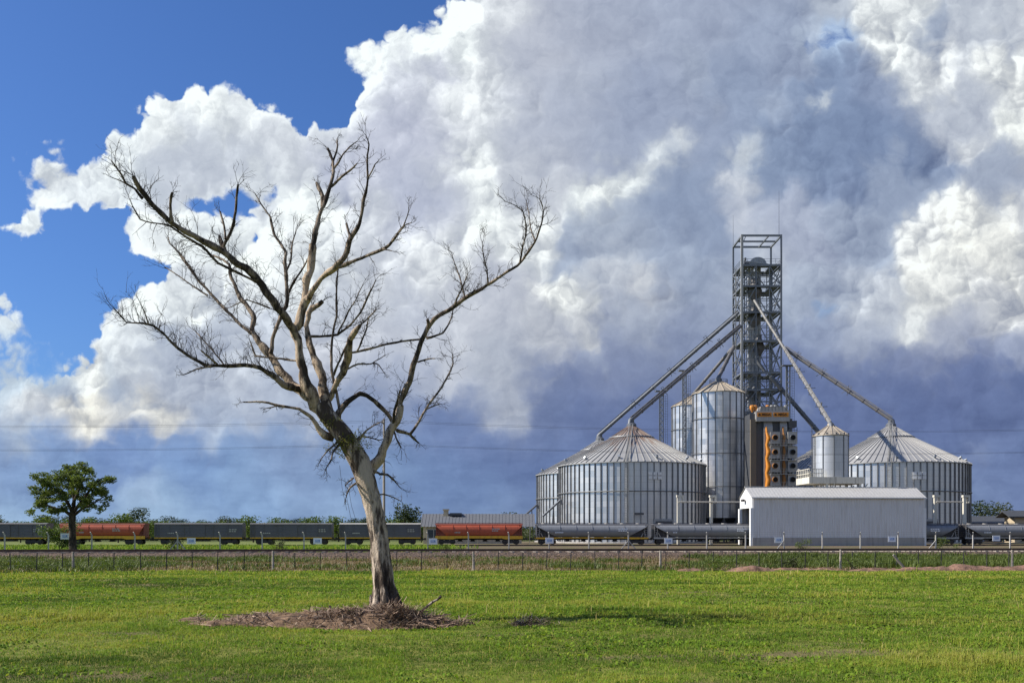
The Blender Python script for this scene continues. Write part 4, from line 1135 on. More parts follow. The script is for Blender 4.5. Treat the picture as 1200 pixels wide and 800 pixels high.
# ------------------------------------------------------------------ grass of the field, one mass
def blade_mesh(name, x, y, z, h, w, lean, az, tint, mat, bend=.5):
    n = len(x)
    p = np.stack([x, y, z], -1)
    fx, fy = np.cos(az), np.sin(az)
    s = np.stack([-fy, fx, np.zeros(n)], -1) * (w / 2)[:, None]
    d1 = np.stack([fx * lean * .35, fy * lean * .35, np.ones(n)], -1) * (h * .55)[:, None]
    d2 = np.stack([fx * lean, fy * lean, np.ones(n) * (1 - bend * np.minimum(lean, 1) * .6)], -1) * h[:, None]
    v = np.stack([p - s, p + s, p + d1 + s * .75, p + d1 - s * .75, p + d2], 1).reshape(-1, 3)
    b = np.arange(n)[:, None] * 5
    q = b + np.array([[0, 1, 2, 3]])
    t = b + np.array([[3, 2, 4]])
    return big_mesh(name, v, t, q, mat, np.repeat(tint, 5))


def grass_material():
    m, g, b = mat_new('field_grass')
    at = g.node('ShaderNodeAttribute', attribute_name='tint').outputs['Fac']
    col = g.ramp(at, [(0, (.040, .080, .008)), (.42, (.122, .215, .020)), (.78, (.230, .310, .034)), (.90, (.36, .31, .075)), (1, (.46, .37, .18))])
    g.nt.links.new(col, b.inputs['Base Color'])
    b.inputs['Roughness'].default_value = .6
    nn = g.node('ShaderNodeNewGeometry').outputs['Normal']
    nn = g.v('NORMALIZE', g.v('MULTIPLY_ADD', nn, (.45, .45, .45), (0, 0, .85)))
    g.nt.links.new(nn, b.inputs['Normal'])
    b.inputs['Specular IOR Level'].default_value = .08
    tr = g.node('ShaderNodeBsdfTranslucent')
    g.nt.links.new(g.v('MULTIPLY', col, (1.3, 1.35, .5)), tr.inputs['Color'])
    mx = g.node('ShaderNodeMixShader')
    mx.inputs[0].default_value = .25
    g.nt.links.new(b.outputs[0], mx.inputs[1])
    g.nt.links.new(tr.outputs[0], mx.inputs[2])
    g.nt.links.new(mx.outputs[0], g.nt.nodes['Material Output'].inputs[0])
    return m


M['grass'] = grass_material()
M['weed'] = leaf_mat('weed', (.055, .085, .018), (.165, .200, .045), .3)
M['dry_grass'] = leaf_mat('dry_grass', (.085, .055, .030), (.27, .20, .10), .2)


def build_grass():
    r = np.random.default_rng(21)
    X, Y, W, Hs = [], [], [], []
    # rings of distance: denser and finer near us
    for (y0, y1, dens, hh, ww) in ((7.0, 9.5, 2000, .060, .0065), (9.5, 14, 2400, .060, .0065), (14, 19, 1500, .062, .009), (19, 26, 850, .066, .013), (26, 36, 450, .070, .020), (36, 46.8, 270, .075, .030)):
        area = .5 * ((.60 * y0 + 2) + (.60 * y1 + 2)) * 2 * (y1 - y0)
        n = int(area * dens)
        y = np.sqrt(r.uniform(y0 ** 2, y1 ** 2, n))
        x = r.uniform(-1, 1, n) * (.60 * y + 2)
        X.append(x)
        Y.append(y)
        W.append(np.full(n, ww))
        Hs.append(np.full(n, hh))
        # the field goes on to both sides of the view, a little thinner
        n = int((y1 - y0) * 2 * 9.0 * dens * .38)
        y = r.uniform(y0, y1, n)
        x = (.60 * y + 2 + r.random(n) * 9.0) * r.choice((-1, 1), n)
        X.append(x)
        Y.append(y)
        W.append(np.full(n, ww * 1.6))
        Hs.append(np.full(n, hh))
    x, y, w, hh = map(np.concatenate, (X, Y, W, Hs))
    # uneven cover: thin on worn bands and under the mound, tufty elsewhere
    big = vnoise(x, y, .33, 1, 3)
    tuft = vnoise(x, y, 1.7, 9, 2)
    fine = vnoise(x, y, 6.5, 14, 3)
    mid = vnoise(x, y * 1.5, 3.0, 17, 2)
    band = vnoise(x * .12, y * .55, 1.0, 33, 3)
    mh = mound_height(x, y)
    onm = np.clip(mh[0] * 9, 0, 1)
    keepp = np.clip(.30 + 1.1 * tuft * 1.1 - 1.6 * np.clip(band - .62, 0, 1), .10, 1) * (1 - .965 * np.clip(onm * 1.1, 0, 1))
    rough = np.clip(1.25 - np.abs((x - 2.4) / 1.6), 0, 1) * np.clip(1 - np.abs((y - 22.0) / 1.0), 0, 1)
    ok = r.random(len(x)) < keepp
    x, y, w, hh, big, tuft, fine, band, rough, mid = (a[ok] for a in (x, y, w, hh, big, tuft, fine, band, rough, mid))
    n = len(x)
    h = hh * .72 * (.12 + .9 * tuft + .55 * fine + 1.1 * np.clip(mid - .35, 0, 1)) * r.uniform(.6, 1.35, n) * (1 + 1.6 * np.clip(big - .58, 0, 1) * 2 + 1.0 * rough)
    tint = .24 + .30 * tuft + .75 * (big - .5) + .55 * (fine - .5) + .55 * (mid - .5) + .9 * (vnoise(x * .16, y * .5, 1.0, 44, 3) - .5) + .40 * np.clip(band - .5, 0, 1) + r.normal(0, .13, n)  # the stretched noise lays light and shadow bands into the blade tint
    tint = .5 + (tint - .46) * 1.12 - .28 * rough  # wider spread puts the shade of gaps between tufts into the tint
    dry = r.random(n) < (.025 + .20 * np.clip(band - .55, 0, 1))
    tint = np.where(dry, r.uniform(.86, 1.0, n), np.clip(tint, 0, .84))
    # scattered taller stalks, some gone to seed
    st = r.random(n) < .012 * (1 + 3 * np.clip(big - .5, 0, 1))
    h = np.where(st, h * r.uniform(1.6, 3.2, n), h)
    tint = np.where(st & (r.random(n) < .5), r.uniform(.82, .97, n), tint)
    o = blade_mesh('grass', x, y, ground_z(x, y) - .005, h, w, np.abs(r.normal(.95, .55, n)), r.uniform(0, 6.283, n), tint, M['grass'])
    tag(o, 'short green field grass with worn yellowish bands in front of the wire fence', 'grass', kind='stuff')
    # broad-leaved weeds lying flat in the sward (clover and plantain rosettes)
    n = 60000
    y = np.sqrt(r.uniform(9.5 ** 2, 32 ** 2, n))
    x = r.uniform(-1, 1, n) * (.60 * y + 2)
    ok = (vnoise(x, y, .9, 51, 2) > .55) & (mound_height(x, y)[0] < 0)
    x, y = x[ok], y[ok]
    n = len(x)
    wd = r.uniform(.018, .045, n) * (.7 + y / 35)
    o = blade_mesh('low_weeds', x, y, ground_z(x, y) + .015, r.uniform(.03, .06, n), wd, r.uniform(.8, 1.8, n), r.uniform(0, 6.283, n), np.clip(.25 + .5 * vnoise(x, y, 3, 52) + r.normal(0, .12, n), 0, .8), M['grass'])
    tag(o, 'broad leaved low weeds growing flat among the field grass', 'weeds', kind='stuff')


build_grass()


def build_verge():
    """weeds and dry stalks between the field and the ballast"""
    r = np.random.default_rng(8)
    n = 260000
    x = r.uniform(-46, 46, n)
    s = r.uniform(46.2, 70.5, n)
    y = s + RS * x
    cl = vnoise(x, y * 1.6, .30, 61, 3)
    # where the photo's verge is lush: far left, and the right hand third
    lush = np.clip(.60 + .42 * np.clip((-x - 14) / 8, 0, 1) + .65 * np.clip((x - 10) / 6, 0, 1) * (s > 49) - .42 * ((x > -16) & (x < 12)) - .20 * (x >= 12), 0, 1.25)
    pg = np.clip((cl - .62 + .30 * lush) * 3.2, 0, 1)
    pg = pg * np.where(s < 48.2, .55, 1)
    ok = r.random(n) < pg
    x1, y1, c1, s1 = x[ok], y[ok], cl[ok], s[ok]
    k = len(x1)
    h = r.uniform(.12, .42, k) * (.45 + 1.1 * np.clip(c1 - .3, 0, 1)) * (1 + .6 * (x1 > 14))
    hz = np.where(s1 > 68.6, (s1 - 68.6) * .08, 0)
    o = blade_mesh('verge_weeds', x1, y1, hz - .02, h, np.full(k, .05), np.abs(r.normal(.6, .4, k)), r.uniform(0, 6.283, k), np.where(r.random(k) < .16, .90, np.clip(-.06 + .45 * vnoise(x1, y1, .8, 63, 2) + r.normal(0, .14, k), 0, .8)), M['weed'])
    tag(o, 'green weeds in patches along the wire fence below the ballast', 'weeds', kind='stuff')
    ok = r.random(n) < np.clip(.34 - .2 * pg, 0, 1)
    x2, y2, s2 = x[ok], y[ok], s[ok]
    k = len(x2)
    hz = np.where(s2 > 68.6, (s2 - 68.6) * .08, 0)
    o = blade_mesh('dry_grass', x2, y2, hz - .02, r.uniform(.06, .20, k), np.full(k, .035), np.abs(r.normal(.8, .5, k)), r.uniform(0, 6.283, k), np.clip(r.normal(.80, .16, k), .0, .97), M['dry_grass'])
    tag(o, 'dry straw coloured grass on the verge between wire fence and ballast', 'dry grass', kind='stuff')
    # yard grass beyond the line, left side
    n = 60000
    x = r.uniform(-80, -2, n)
    y = r.uniform(80, 142, n)
    ok = (r.random(n) < np.clip(1.0 - (x + 26) / 22, 0, 1)) & (vnoise(x, y, .2, 71, 2) > .38)
    x, y = x[ok], y[ok]
    k = len(x)
    o = blade_mesh('yard_grass', x, y, np.zeros(k), r.uniform(.15, .5, k), np.full(k, .14), np.abs(r.normal(.7, .4, k)), r.uniform(0, 6.283, k), np.clip(.5 + r.normal(0, .2, k), 0, .95), M['grass'])
    tag(o, 'pale green grass in the yard between the railway line and the left hand wagons', 'grass', kind='stuff')


build_verge()
# ------------------------------------------------------------------ freight wagons on the siding
def wag_x(px):
    """x on the siding seen at photo column px"""
    k = (px - 600) / F
    return k * WAG_Y / (1 - .06 * k)


def bogie(t, x, mat='black'):
    mb = MB()
    for y in (-.95, .95):
        mb.box(x - 1.15, x + 1.15, y - .07, y + .07, .38, .62)
        mb.box(x - .35, x + .35, y - .10, y + .10, .28, .72)
        mb.prism([(x - 1.15, .38), (x - .6, .24), (x + .6, .24), (x + 1.15, .38)], 'y', y - .06, y + .06)
    mb.box(x - .22, x + .22, -.95, .95, .45, .80)
    b = mb.build('bogie', M[mat], t)
    for dx in (-.85, .85):
        mb = MB()
        for y in (-.74, .74):
            mb.tube([(x + dx, y - .06, .42), (x + dx, y + .06, .42)], .42, 16)
        mb.tube([(x + dx, -.74, .42), (x + dx, .74, .42)], .07, 8)
        mb.build('wheelset', M['wheel'], b)


def coupler(t, x, s):
    mb = MB()
    mb.box(min(x, x + s * .75), max(x, x + s * .75), -.11, .11, .72, .92)
    mb.box(min(x + s * .55, x + s * .8), max(x + s * .55, x + s * .8), -.2, .2, .66, 1.0)
    mb.build('coupler', M['dark_iron'], t)


def ladder(t, x, y, z0, z1, mat, w=.42, step=.34):
    mb = MB()
    for d in (-w / 2, w / 2):
        mb.bar((x + d, y, z0), (x + d, y, z1), .045)
    k = z0 + .15
    while k < z1:
        mb.bar((x - w / 2, y, k), (x + w / 2, y, k), .035)
        k += step
    return mb.build('ladder', M[mat], t)


def stencil(t, x, y, z, rows, w, mat='sill'):
    """rows of worn stencilled marks, too small to read"""
    rr = random.Random(int(x * 100 + z * 10))
    mb = MB()
    for r in range(rows):
        cx = x
        for k in range(rr.randint(3, 5)):
            ww = w * rr.uniform(.14, .26)
            mb.box(cx, cx + ww, y - .012, y + .004, z - r * .27, z - r * .27 + .17)
            cx += ww + w * .06
    mb.build('stencil_mark', M[mat], t)


def box_wagon(label, x0, x1, group, roofmat='w_roof'):
    cx, L = (x0 + x1) / 2, (x1 - x0)
    t = thing('freight_wagon', label, 'wagon', (cx, WAG_Y + .06 * cx, .20), WROT, group)
    h = L / 2
    mb = MB()
    mb.box(-h, h, -1.28, 1.28, 1.10, 3.02)
    n = 6
    for k in range(n + 1):
        xx = -h + .04 + (L - .08) * k / n
        for y in (-1.28, 1.28):
            mb.box(xx - .05, xx + .05, y - .06, y + .06, 1.10, 3.02)
    for zz in (1.5, 1.95, 2.4, 2.75):
        for y in (-1.28, 1.28):
            mb.box(-h, h, y - .025, y + .025, zz - .03, zz + .03)
    body = mb.build('body', M['w_dark'], t)
    mb = MB()
    # sliding door standing a little proud
    mb.box(-1.15, .95, -1.37, -1.31, 1.16, 2.86)
    mb.bar((-2.6, -1.36, 2.90), (1.4, -1.36, 2.90), .07)
    mb.build('door', M['w_dark'], t)
    mb = MB()
    mb.prism([(-1.36, 3.02), (1.36, 3.02), (1.30, 3.10), (.7, 3.20), (-.7, 3.20), (-1.30, 3.10)], 'x', -h - .05, h + .05)
    mb.build('roof', M[roofmat], t)
    mb = MB()
    mb.box(-h, h, -1.33, -1.22, .92, 1.08)
    mb.box(-h, h, 1.22, 1.33, .92, 1.08)
    mb.build('sill', M['yellow'], t)
    mb = MB()
    mb.box(-h + .1, h - .1, -.35, .35, .72, 1.02)
    for k in (-.9, .2, .9):
        mb.box(k - .45, k + .45, -.9, .5, .52, .80)
    mb.build('underframe', M['black'], t)
    bogie(t, -h + 2.0)
    bogie(t, h - 2.0)
    coupler(t, -h, -1)
    coupler(t, h, 1)
    ladder(t, -h + .4, -1.36, 1.0, 3.05, 'w_roof')
    stencil(t, h - 1.9, -1.30 - .03, 2.15, 2, 1.4)
    stencil(t, -h + 1.9, -1.30 - .03, 1.62, 1, 1.0)
    return t


def trap_hopper(label, x0, x1, mat, mat2, sillmat, group, bulge=.10, rim='w_rust2', cut=1.7, endmat=None, marks='sill', hatches=True):
    """covered hopper: side sheets that curve in at the foot, sloping ends behind open end frames"""
    cx, L = (x0 + x1) / 2, (x1 - x0)
    t = thing('hopper_wagon', label, 'wagon', (cx, WAG_Y + .06 * cx, .20), WROT, group)
    h = L / 2
    prof = [(-.85, 1.12), (-1.12, 1.32), (-1.30 - bulge * .6, 1.75), (-1.32 - bulge, 2.2), (-1.30 - bulge * .5, 2.65), (-1.18, 2.95)]
    prof = prof + [(-y, z) for y, z in reversed(prof)]
    mb = MB()
    # body: sections along x, shorter at the bottom (slope sheets)
    def sec(x, lift):
        return [(x, y, z) for y, z in prof]
    vs, n = [], len(prof)
    for side in (-1, 1):
        for (y, z) in prof:
            k = max(0.0, min(1.0, (2.75 - z) / 1.63))
            vs.append((side * (h - .12 - cut * k), y, z))
    fs = [(i, (i + 1) % n, n + (i + 1) % n, n + i) for i in range(n)]
    mb.add(vs, fs, 0, True)
    mb.add(vs[:n], [tuple(range(n))], 0)
    mb.add(vs[n:], [tuple(range(n))], 0)
    # vertical seams
    for k in range(1, 6):
        xx = -h + cut * .4 + (L - cut * .8) * k / 6
        for s in (-1,):
            pts = [(xx, s * (abs(y) + .015), z) for y, z in prof[2:6]]
            for a, b in zip(pts, pts[1:]):
                mb.bar(a, b, .05, .04)
    mb.build('body', M[mat], t)
    mb = MB()
    mb.prism([(-1.22, 2.95), (1.22, 2.95), (1.10, 3.12), (-1.10, 3.12)], 'x', -h + .02, h - .02)
    for y in (-1.0, 1.0):
        mb.bar((-h + .1, y, 3.22), (h - .1, y, 3.22), .05)
        for k in range(12):
            xx = -h + .3 + (L - .6) * k / 11
            mb.bar((xx, y, 3.1), (xx, y, 3.22), .04)
    mb.build('roof_walk', M[rim], t)
    if hatches:
        for k in range(7):
            xx = -h + 1.3 + (L - 2.6) * k / 6
            mb = MB()
            mb.tube([(xx, 0, 3.10), (xx, 0, 3.24)], [.42, .36], 12)
            mb.build('roof_hatch', M['sill'], t)
    # end frames: plates and bracing under the sloping sheets
    em = endmat or mat2
    for s in (-1, 1):
        mb = MB()
        xe = s * (h - .12)
        mb.box(min(xe, xe - s * .12), max(xe, xe - s * .12), -1.2, 1.2, 1.08, 2.95)
        for y in (-1.02, 1.02):
            mb.prism([(xe, 1.08), (xe - s * (cut + .25), 1.08), (xe - s * .1, 2.70)], 'y', y - .03, y + .03)
        mb.build('end_frame', M[em], t)
        mb = MB()
        for y in (-1.09, 1.09):
            mb.bar((xe - s * .15, y, 1.15), (xe - s * .55, y, 2.1), .07)
            mb.bar((xe - s * .95, y, 1.12), (xe - s * .62, y, 1.75), .09)
        mb.build('end_brace', M['sill' if em == 'black' else em], t)
        ladder(t, xe - s * .22, -1.30, 1.0, 3.0, 'sill' if em == 'black' else mat2)
    # sill
    mb = MB()
    for y in (-1.27, 1.27):
        zt = 1.30 if mat == 'w_rust' else 1.08
        mb.prism([(-h, zt), (h, zt), (h, .86), (h - 2.6, .80), (h - 3.2, .94), (-h + 3.2, .94), (-h + 2.6, .80), (-h, .86)], 'y', y - .05, y + .05)
    mb.build('sill', M[sillmat], t)
    # discharge chutes
    for k in range(4):
        xx = -h + cut + 1.9 + (L - 2 * cut - 3.8) * k / 3
        mb = MB()
        mb.lathe((xx, 0, 0), [(.35, .55), (.95, 1.12)], 4, a0=math.pi / 4, a1=math.pi / 4 + 2 * math.pi, smooth=False)
        mb.box(xx - .4, xx + .4, -.5, .5, .44, .55)
        mb.build('discharge_chute', M['black'], t)
    mb = MB()
    mb.box(-h + .1, h - .1, -.3, .3, .70, .98)
    mb.build('underframe', M['black'], t)
    bogie(t, -h + 1.75)
    bogie(t, h - 1.75)
    coupler(t, -h, -1)
    coupler(t, h, 1)
    stencil(t, h - 4.6, -1.32 - bulge - .02, 2.25, 2, 1.5, marks)
    stencil(t, -h + 2.9, -1.36 - bulge * .7, 1.72, 1, .9, marks)
    return t


def build_train():
    W = wag_x
    gd, gr, gg = 'dark goods wagons in the left of the train', 'red brown hopper wagons', 'grey hopper wagons at the silos'
    box_wagon('dark slate wagon with yellow sill cut by the left edge, left of the green tree', W(-42), W(59), gd)
    trap_hopper('dull red brown hopper wagon standing right behind the green tree trunk', W(73), W(173), 'w_rust', 'w_rust2', 'yellow', gr, rim='w_rust2', hatches=False, cut=1.0)
    box_wagon('dark slate wagon with yellow sill next to the dull red wagon', W(184), W(286), gd)
    box_wagon('dark slate wagon between two dark wagons, left of the dead trunk', W(295), W(390), gd)
    box_wagon('dark slate wagon with pale roof half hidden behind the dead tree trunk', W(399), W(493), gd, 'sill')
    trap_hopper('bright red hopper wagon with broad yellow sill in front of the long grey roof', W(510), W(612), 'w_rust', 'w_rust2', 'yellow', gr, rim='w_rust2', hatches=False, cut=1.8)
    trap_hopper('grey hopper wagon on yellow sill in front of the largest silo', W(627), W(758), 'w_grey', 'black', 'yellow', gg, bulge=.2, rim='w_rim', cut=3.0, endmat='black', marks='sign_white')
    trap_hopper('grey hopper wagon running into the open end of the white shed', W(764), W(895), 'w_grey', 'black', 'sill', gg, bulge=.2, rim='w_rim', cut=3.0, endmat='black', marks='sign_white')
    trap_hopper('grey hopper wagon coming out of the right end of the white shed', W(992), W(1119), 'w_grey', 'black', 'sill', gg, bulge=.2, rim='w_rim', cut=2.8, endmat='black', marks='sign_white')
    trap_hopper('grey hopper wagon cut by the right edge beyond the shed', W(1126), W(1256), 'w_grey', 'black', 'sill', gg, bulge=.2, rim='w_rim', cut=3.0, endmat='black', marks='sign_white')


build_train()
# ------------------------------------------------------------------ grain silos
M['galv'] = galvanised('silo_sheet', (.60, .60, .595), 36, 1.15, rough=.36, metal=.72, var=.06)
M['galv_rib'] = paint('silo_rib', (.19, .195, .20), .5, .4, .15, .5, .1)
M['galv_roof'] = galvanised('silo_roof_sheet', (.36, .355, .345), 36, 30, .3, .5, .08)
M['galv_rust'] = galvanised('silo_roof_rusty', (.36, .355, .34), 36, 30, .3, .5, .08, rust=.8, apex=.036)
M['galv_tall'] = galvanised('tall_silo_sheet', (.56, .56, .56), 22, 1.15, metal=.72, rough=.36, var=.20)
M['tan_roof'] = galvanised('tall_silo_roof', (.40, .345, .27), 22, 30, .25, .55, .15)
M['galv_small'] = galvanised('hopper_sheet', (.52, .53, .54), 10, 1.15, rough=.40, var=.12)


def big_silo(label, cx, cy, r=14.6, he=15.4, hp=23.4, roof='galv_roof', n=72, ladder_at=-1.75, group='wide grain silos with conical roofs', door=True, plaque=True):
    t = thing('grain_silo', label, 'silo', (cx, cy, 0), 0, group)
    mb = MB()
    mb.lathe((0, 0, 0), [(r, .25), (r, he)], 144, 0)
    for k in range(n):
        a = 2 * math.pi * k / n
        c, s = math.cos(a), math.sin(a)
        mb.bar((c * (r + .10), s * (r + .10), .3), (c * (r + .10), s * (r + .10), he), .15, .24, mi=1)
    mb.build('wall', [M['galv'], M['galv_rib']], t)
    mb = MB()
    mb.lathe((0, 0, 0), [(r + .7, -.1), (r + .7, .25), (r, .27)], 72, smooth=False)
    mb.build('footing', M['concrete'], t)
    sl = (hp - he)
    mb = MB()
    r1 = .9
    mb.lathe((0, 0, 0), [(r + .35, he - .16), (r + .35, he - .02), (r * .30, he + sl * .70), (r * .30 - .02, he + sl * .72), (r1, hp)], 72, 0, smooth=False)
    for k in range(n):
        a = 2 * math.pi * (k + .5) / n
        c, s = math.cos(a), math.sin(a)
        mb.bar((c * (r + .33), s * (r + .33), he + .06), (c * r * .30, s * r * .30, he + sl * .70 + .06), .13, .16)
        if k % 2 == 0:
            mb.bar((c * r * .30, s * r * .30, he + sl * .72 + .05), (c * r1, s * r1, hp + .03), .12, .14)
    mb.build('roof', M[roof], t)
    mb = MB()
    mb.lathe((0, 0, 0), [(r * .30 + .1, he + sl * .70), (r * .30 + .22, he + sl * .70 + .1), (r * .30 + .1, he + sl * .72 + .14), (r * .30 - .1, he + sl * .74)], 60, smooth=False)
    mb.build('roof_ring', M['galv_rib'], t)
    mb = MB()
    mb.lathe((0, 0, 0), [(1.0, hp - .2), (1.0, hp + .5), (.55, hp + .9), (.55, hp + 1.3), (0, hp + 1.3)], 18, smooth=False)
    mb.build('peak_collar', M['spout_dark'], t)
    for zz in (he * .64,):
        mb = MB()
        pts = [((r + .28) * math.cos(2 * math.pi * k / 72), (r + .28) * math.sin(2 * math.pi * k / 72), zz) for k in range(73)]
        mb.tube(pts, .10, 6, cap=False)
        mb.build('wind_ring', M['galv_rib'], t)
    # eave gutter line
    for k in range(7):
        a = -2.9 + k * .52
        c, s = math.cos(a), math.sin(a)
        mb = MB()
        mb.tube([(c * (r - .9), s * (r - .9), he + .3), (c * (r - .9), s * (r - .9), he + 1.0), (c * (r - .5), s * (r - .5), he + 1.15)], [.28, .28, .24], 8)
        mb.build('roof_vent', M['steel'], t)
    a = ladder_at
    c, s = math.cos(a), math.sin(a)
    u = Vector((-s, c, 0))
    o = Vector((c, s, 0))
    mb = MB()
    for d in (-.35, .35):
        mb.bar(o * (r + .55) + u * d + Vector((0, 0, .5)), o * (r + .55) + u * d + Vector((0, 0, he + .7)), .09)
        mb.bar(o * (r + .35) + u * d + Vector((0, 0, he + .35)), o * 1.2 + u * d + Vector((0, 0, hp + .45)), .09)
    k = .8
    while k < he:
        mb.bar(o * (r + .55) - u * .35 + Vector((0, 0, k)), o * (r + .55) + u * .35 + Vector((0, 0, k)), .05)
        k += .45
    for f in range(34):
        p0 = o * (r + .35 + (1.2 - r - .35) * f / 34) + Vector((0, 0, he + .35 + (hp + .1 - he) * f / 34))
        mb.bar(p0 - u * .35, p0 + u * .35, .07)
    for k in range(14):
        z = 3 + k * .9
        mb.bar(o * (r + 1.2) - u * .4 + Vector((0, 0, z)), o * (r + 1.2) + u * .4 + Vector((0, 0, z)), .05)
        mb.bar(o * (r + .55) - u * .4 + Vector((0, 0, z)), o * (r + 1.2) - u * .4 + Vector((0, 0, z)), .05)
        mb.bar(o * (r + .55) + u * .4 + Vector((0, 0, z)), o * (r + 1.2) + u * .4 + Vector((0, 0, z)), .05)
    mb.build('caged_ladder', M['tower_pale'], t)
    if door:
        a2 = ladder_at + .48
        c, s = math.cos(a2), math.sin(a2)
        u = Vector((-s, c, 0))
        o = Vector((c, s, 0))
        mb = MB()
        p = o * (r + .2)
        for (w, z0, z1, dd, mi) in ((2.0, .3, 4.6, .30, 0), (1.7, .3, 4.2, .36, 1)):
            q0, q1 = p - u * w, p + u * w
            b = [q0 - o * .2, q1 - o * .2, q1 + o * (dd - .2), q0 + o * (dd - .2)]
            mb.prism([(v.x, v.y) for v in b], 'z', z0, z1, mi)
        mb.build('access_door', [M['steel'], M['dryer_dark']], t)
        mb = MB()
        q = o * (r + .8) + Vector((0, 0, 5.6)) - u * 5.4
        mb.box(q.x - .9, q.x + .9, q.y - .4, q.y + .3, q.z - .25, q.z + .15)
        mb.build('ladder_landing', M['dryer_dark'], t)
    if plaque:
        # white maker's plate: two rows of small pale plates, worn blank
        a2 = ladder_at + .36
        for dz in (0, -.75):
            for da in (-.06, 0, .06):
                c, s = math.cos(a2 + da), math.sin(a2 + da)
                o = Vector((c, s, 0))
                u = Vector((-s, c, 0))
                mb = MB()
                p = o * (r + .34)
                b = [p - u * .36, p + u * .36, p + u * .36 - o * .1, p - u * .36 - o * .1]
                mb.prism([(v.x, v.y) for v in b], 'z', he - 2.3 + dz - .3, he - 2.3 + dz + .3)
                mb.build('white_plate', M['white'], t)
    return t


def tall_silo(label, cx, cy, r=5.5, he=31.8):
    t = thing('tall_silo', label, 'silo', (cx, cy, 0), 0, 'tall narrow silos beside the elevator tower')
    n = 22
    mb = MB()
    mb.lathe((0, 0, 0), [(r, 5.2), (r, he)], 88, 0)
    for k in range(n):
        a = 2 * math.pi * (k + .35) / n
        c, s = math.cos(a), math.sin(a)
        mb.bar((c * (r + .07), s * (r + .07), 5.2), (c * (r + .07), s * (r + .07), he), .15, .18, mi=1)
    mb.build('wall', [M['galv_tall'], M['galv_rib']], t)
    mb = MB()
    mb.lathe((0, 0, 0), [(r + .25, he - .12), (r + .25, he), (1.0, he + 2.6), (0, he + 2.7)], 44, 0, smooth=False)
    for k in range(n):
        a = 2 * math.pi * (k + .5) / n
        c, s = math.cos(a), math.sin(a)
        mb.bar((c * (r + .22), s * (r + .22), he + .06), (c * 1.0, s * 1.0, he + 2.66), .13, .16)
    mb.build('roof', M['tan_roof'], t)
    mb = MB()
    for k in range(26):
        a = 2 * math.pi * k / 26
        c, s = math.cos(a), math.sin(a)
        mb.bar((c * 1.9, s * 1.9, he + 2.1), (c * 1.9, s * 1.9, he + 3.1), .05)
    pts = [(1.9 * math.cos(2 * math.pi * k / 26), 1.9 * math.sin(2 * math.pi * k / 26), he + 3.1) for k in range(27)]
    mb.tube(pts, .04, 4, cap=False)
    mb.build('roof_railing', M['spout_dark'], t)
    mb = MB()
    mb.lathe((0, 0, 0), [(.8, he + 2.4), (.8, he + 3.2), (.4, he + 3.6), (0, he + 3.6)], 14, smooth=False)
    mb.build('peak_collar', M['spout_dark'], t)
    mb = MB()
    mb.lathe((0, 0, 0), [(r - .02, 5.4), (.5, 1.5)], 44, 0)
    mb.build('hopper_cone', M['dryer_dark'], t)
    for k in range(12):
        a = 2 * math.pi * k / 12
        c, s = math.cos(a), math.sin(a)
        mb = MB()
        mb.bar((c * r, s * r, 0), (c * r, s * r, 5.2), .32)
        mb.build('leg', M['dryer_dark'], t)
        a2 = 2 * math.pi * (k + 1) / 12
        mb = MB()
        mb.bar((c * r, s * r, .4), (math.cos(a2) * r, math.sin(a2) * r, 5.0), .14)
        mb.bar((c * r, s * r, 5.0), (math.cos(a2) * r, math.sin(a2) * r, .4), .12)
        mb.build('leg_brace', M['dryer_dark'], t)
    for zz in (he - 5.6, he - 13.0, he - 20.0):
        mb = MB()
        pts = [((r + .2) * math.cos(2 * math.pi * k / 48), (r + .2) * math.sin(2 * math.pi * k / 48), zz) for k in range(49)]
        mb.tube(pts, .08, 6, cap=False)
        mb.build('wind_ring', M['galv_rib'], t)
    # ladder with a small landing, right side
    a = -.55
    c, s = math.cos(a), math.sin(a)
    u, o = Vector((-s, c, 0)), Vector((c, s, 0))
    mb = MB()
    for d in (-.3, .3):
        mb.bar(o * (r + .5) + u * d + Vector((0, 0, 1)), o * (r + .5) + u * d + Vector((0, 0, he + 1)), .08)
    for k in range(64):
        z = 1.4 + k * .48
        mb.bar(o * (r + .5) - u * .3 + Vector((0, 0, z)), o * (r + .5) + u * .3 + Vector((0, 0, z)), .05)
    for z in (he - 9.3,):
        p = o * (r + .9)
        mb.box(p.x - .6, p.x + .6, p.y - .6, p.y + .6, z - .08, z)
        for q in ((-.6, -.6), (.6, -.6), (-.6, .6), (.6, .6)):
            mb.bar((p.x + q[0], p.y + q[1], z), (p.x + q[0], p.y + q[1], z + 1.1), .05)
        mb.bar((p.x - .6, p.y - .6, z + 1.1), (p.x + .6, p.y - .6, z + 1.1), .05)
    mb.build('caged_ladder', M['tower_pale'], t)
    return t


S1 = (P(740, 600, 201).x, 201.0)
S2 = (P(703, 600, 231).x, 231.0)
S3 = (P(1044, 600, 201).x, 201.0)
S4 = (P(968, 600, 236).x, 236.0)
T1 = (P(842, 600, 214).x, 214.0)
T2 = (P(815, 600, 235).x, 235.0)
big_silo('wide ribbed grain silo with rust stained roof peak, nearest and left of the tall silos', *S1, roof='galv_rust')
big_silo('wide ribbed grain silo at far left, partly hidden behind the rust peaked silo', *S2, plaque=False, door=False)
big_silo('wide ribbed grain silo to the right of the white shed', *S3, ladder_at=-1.95)
big_silo('wide ribbed grain silo glimpsed between the dryer and the small hopper', *S4, plaque=False, door=False)
tall_silo('tall silo with tan roof in front, touching the elevator tower', *T1)
tall_silo('tall silo with tan roof standing behind, left of its twin', *T2)
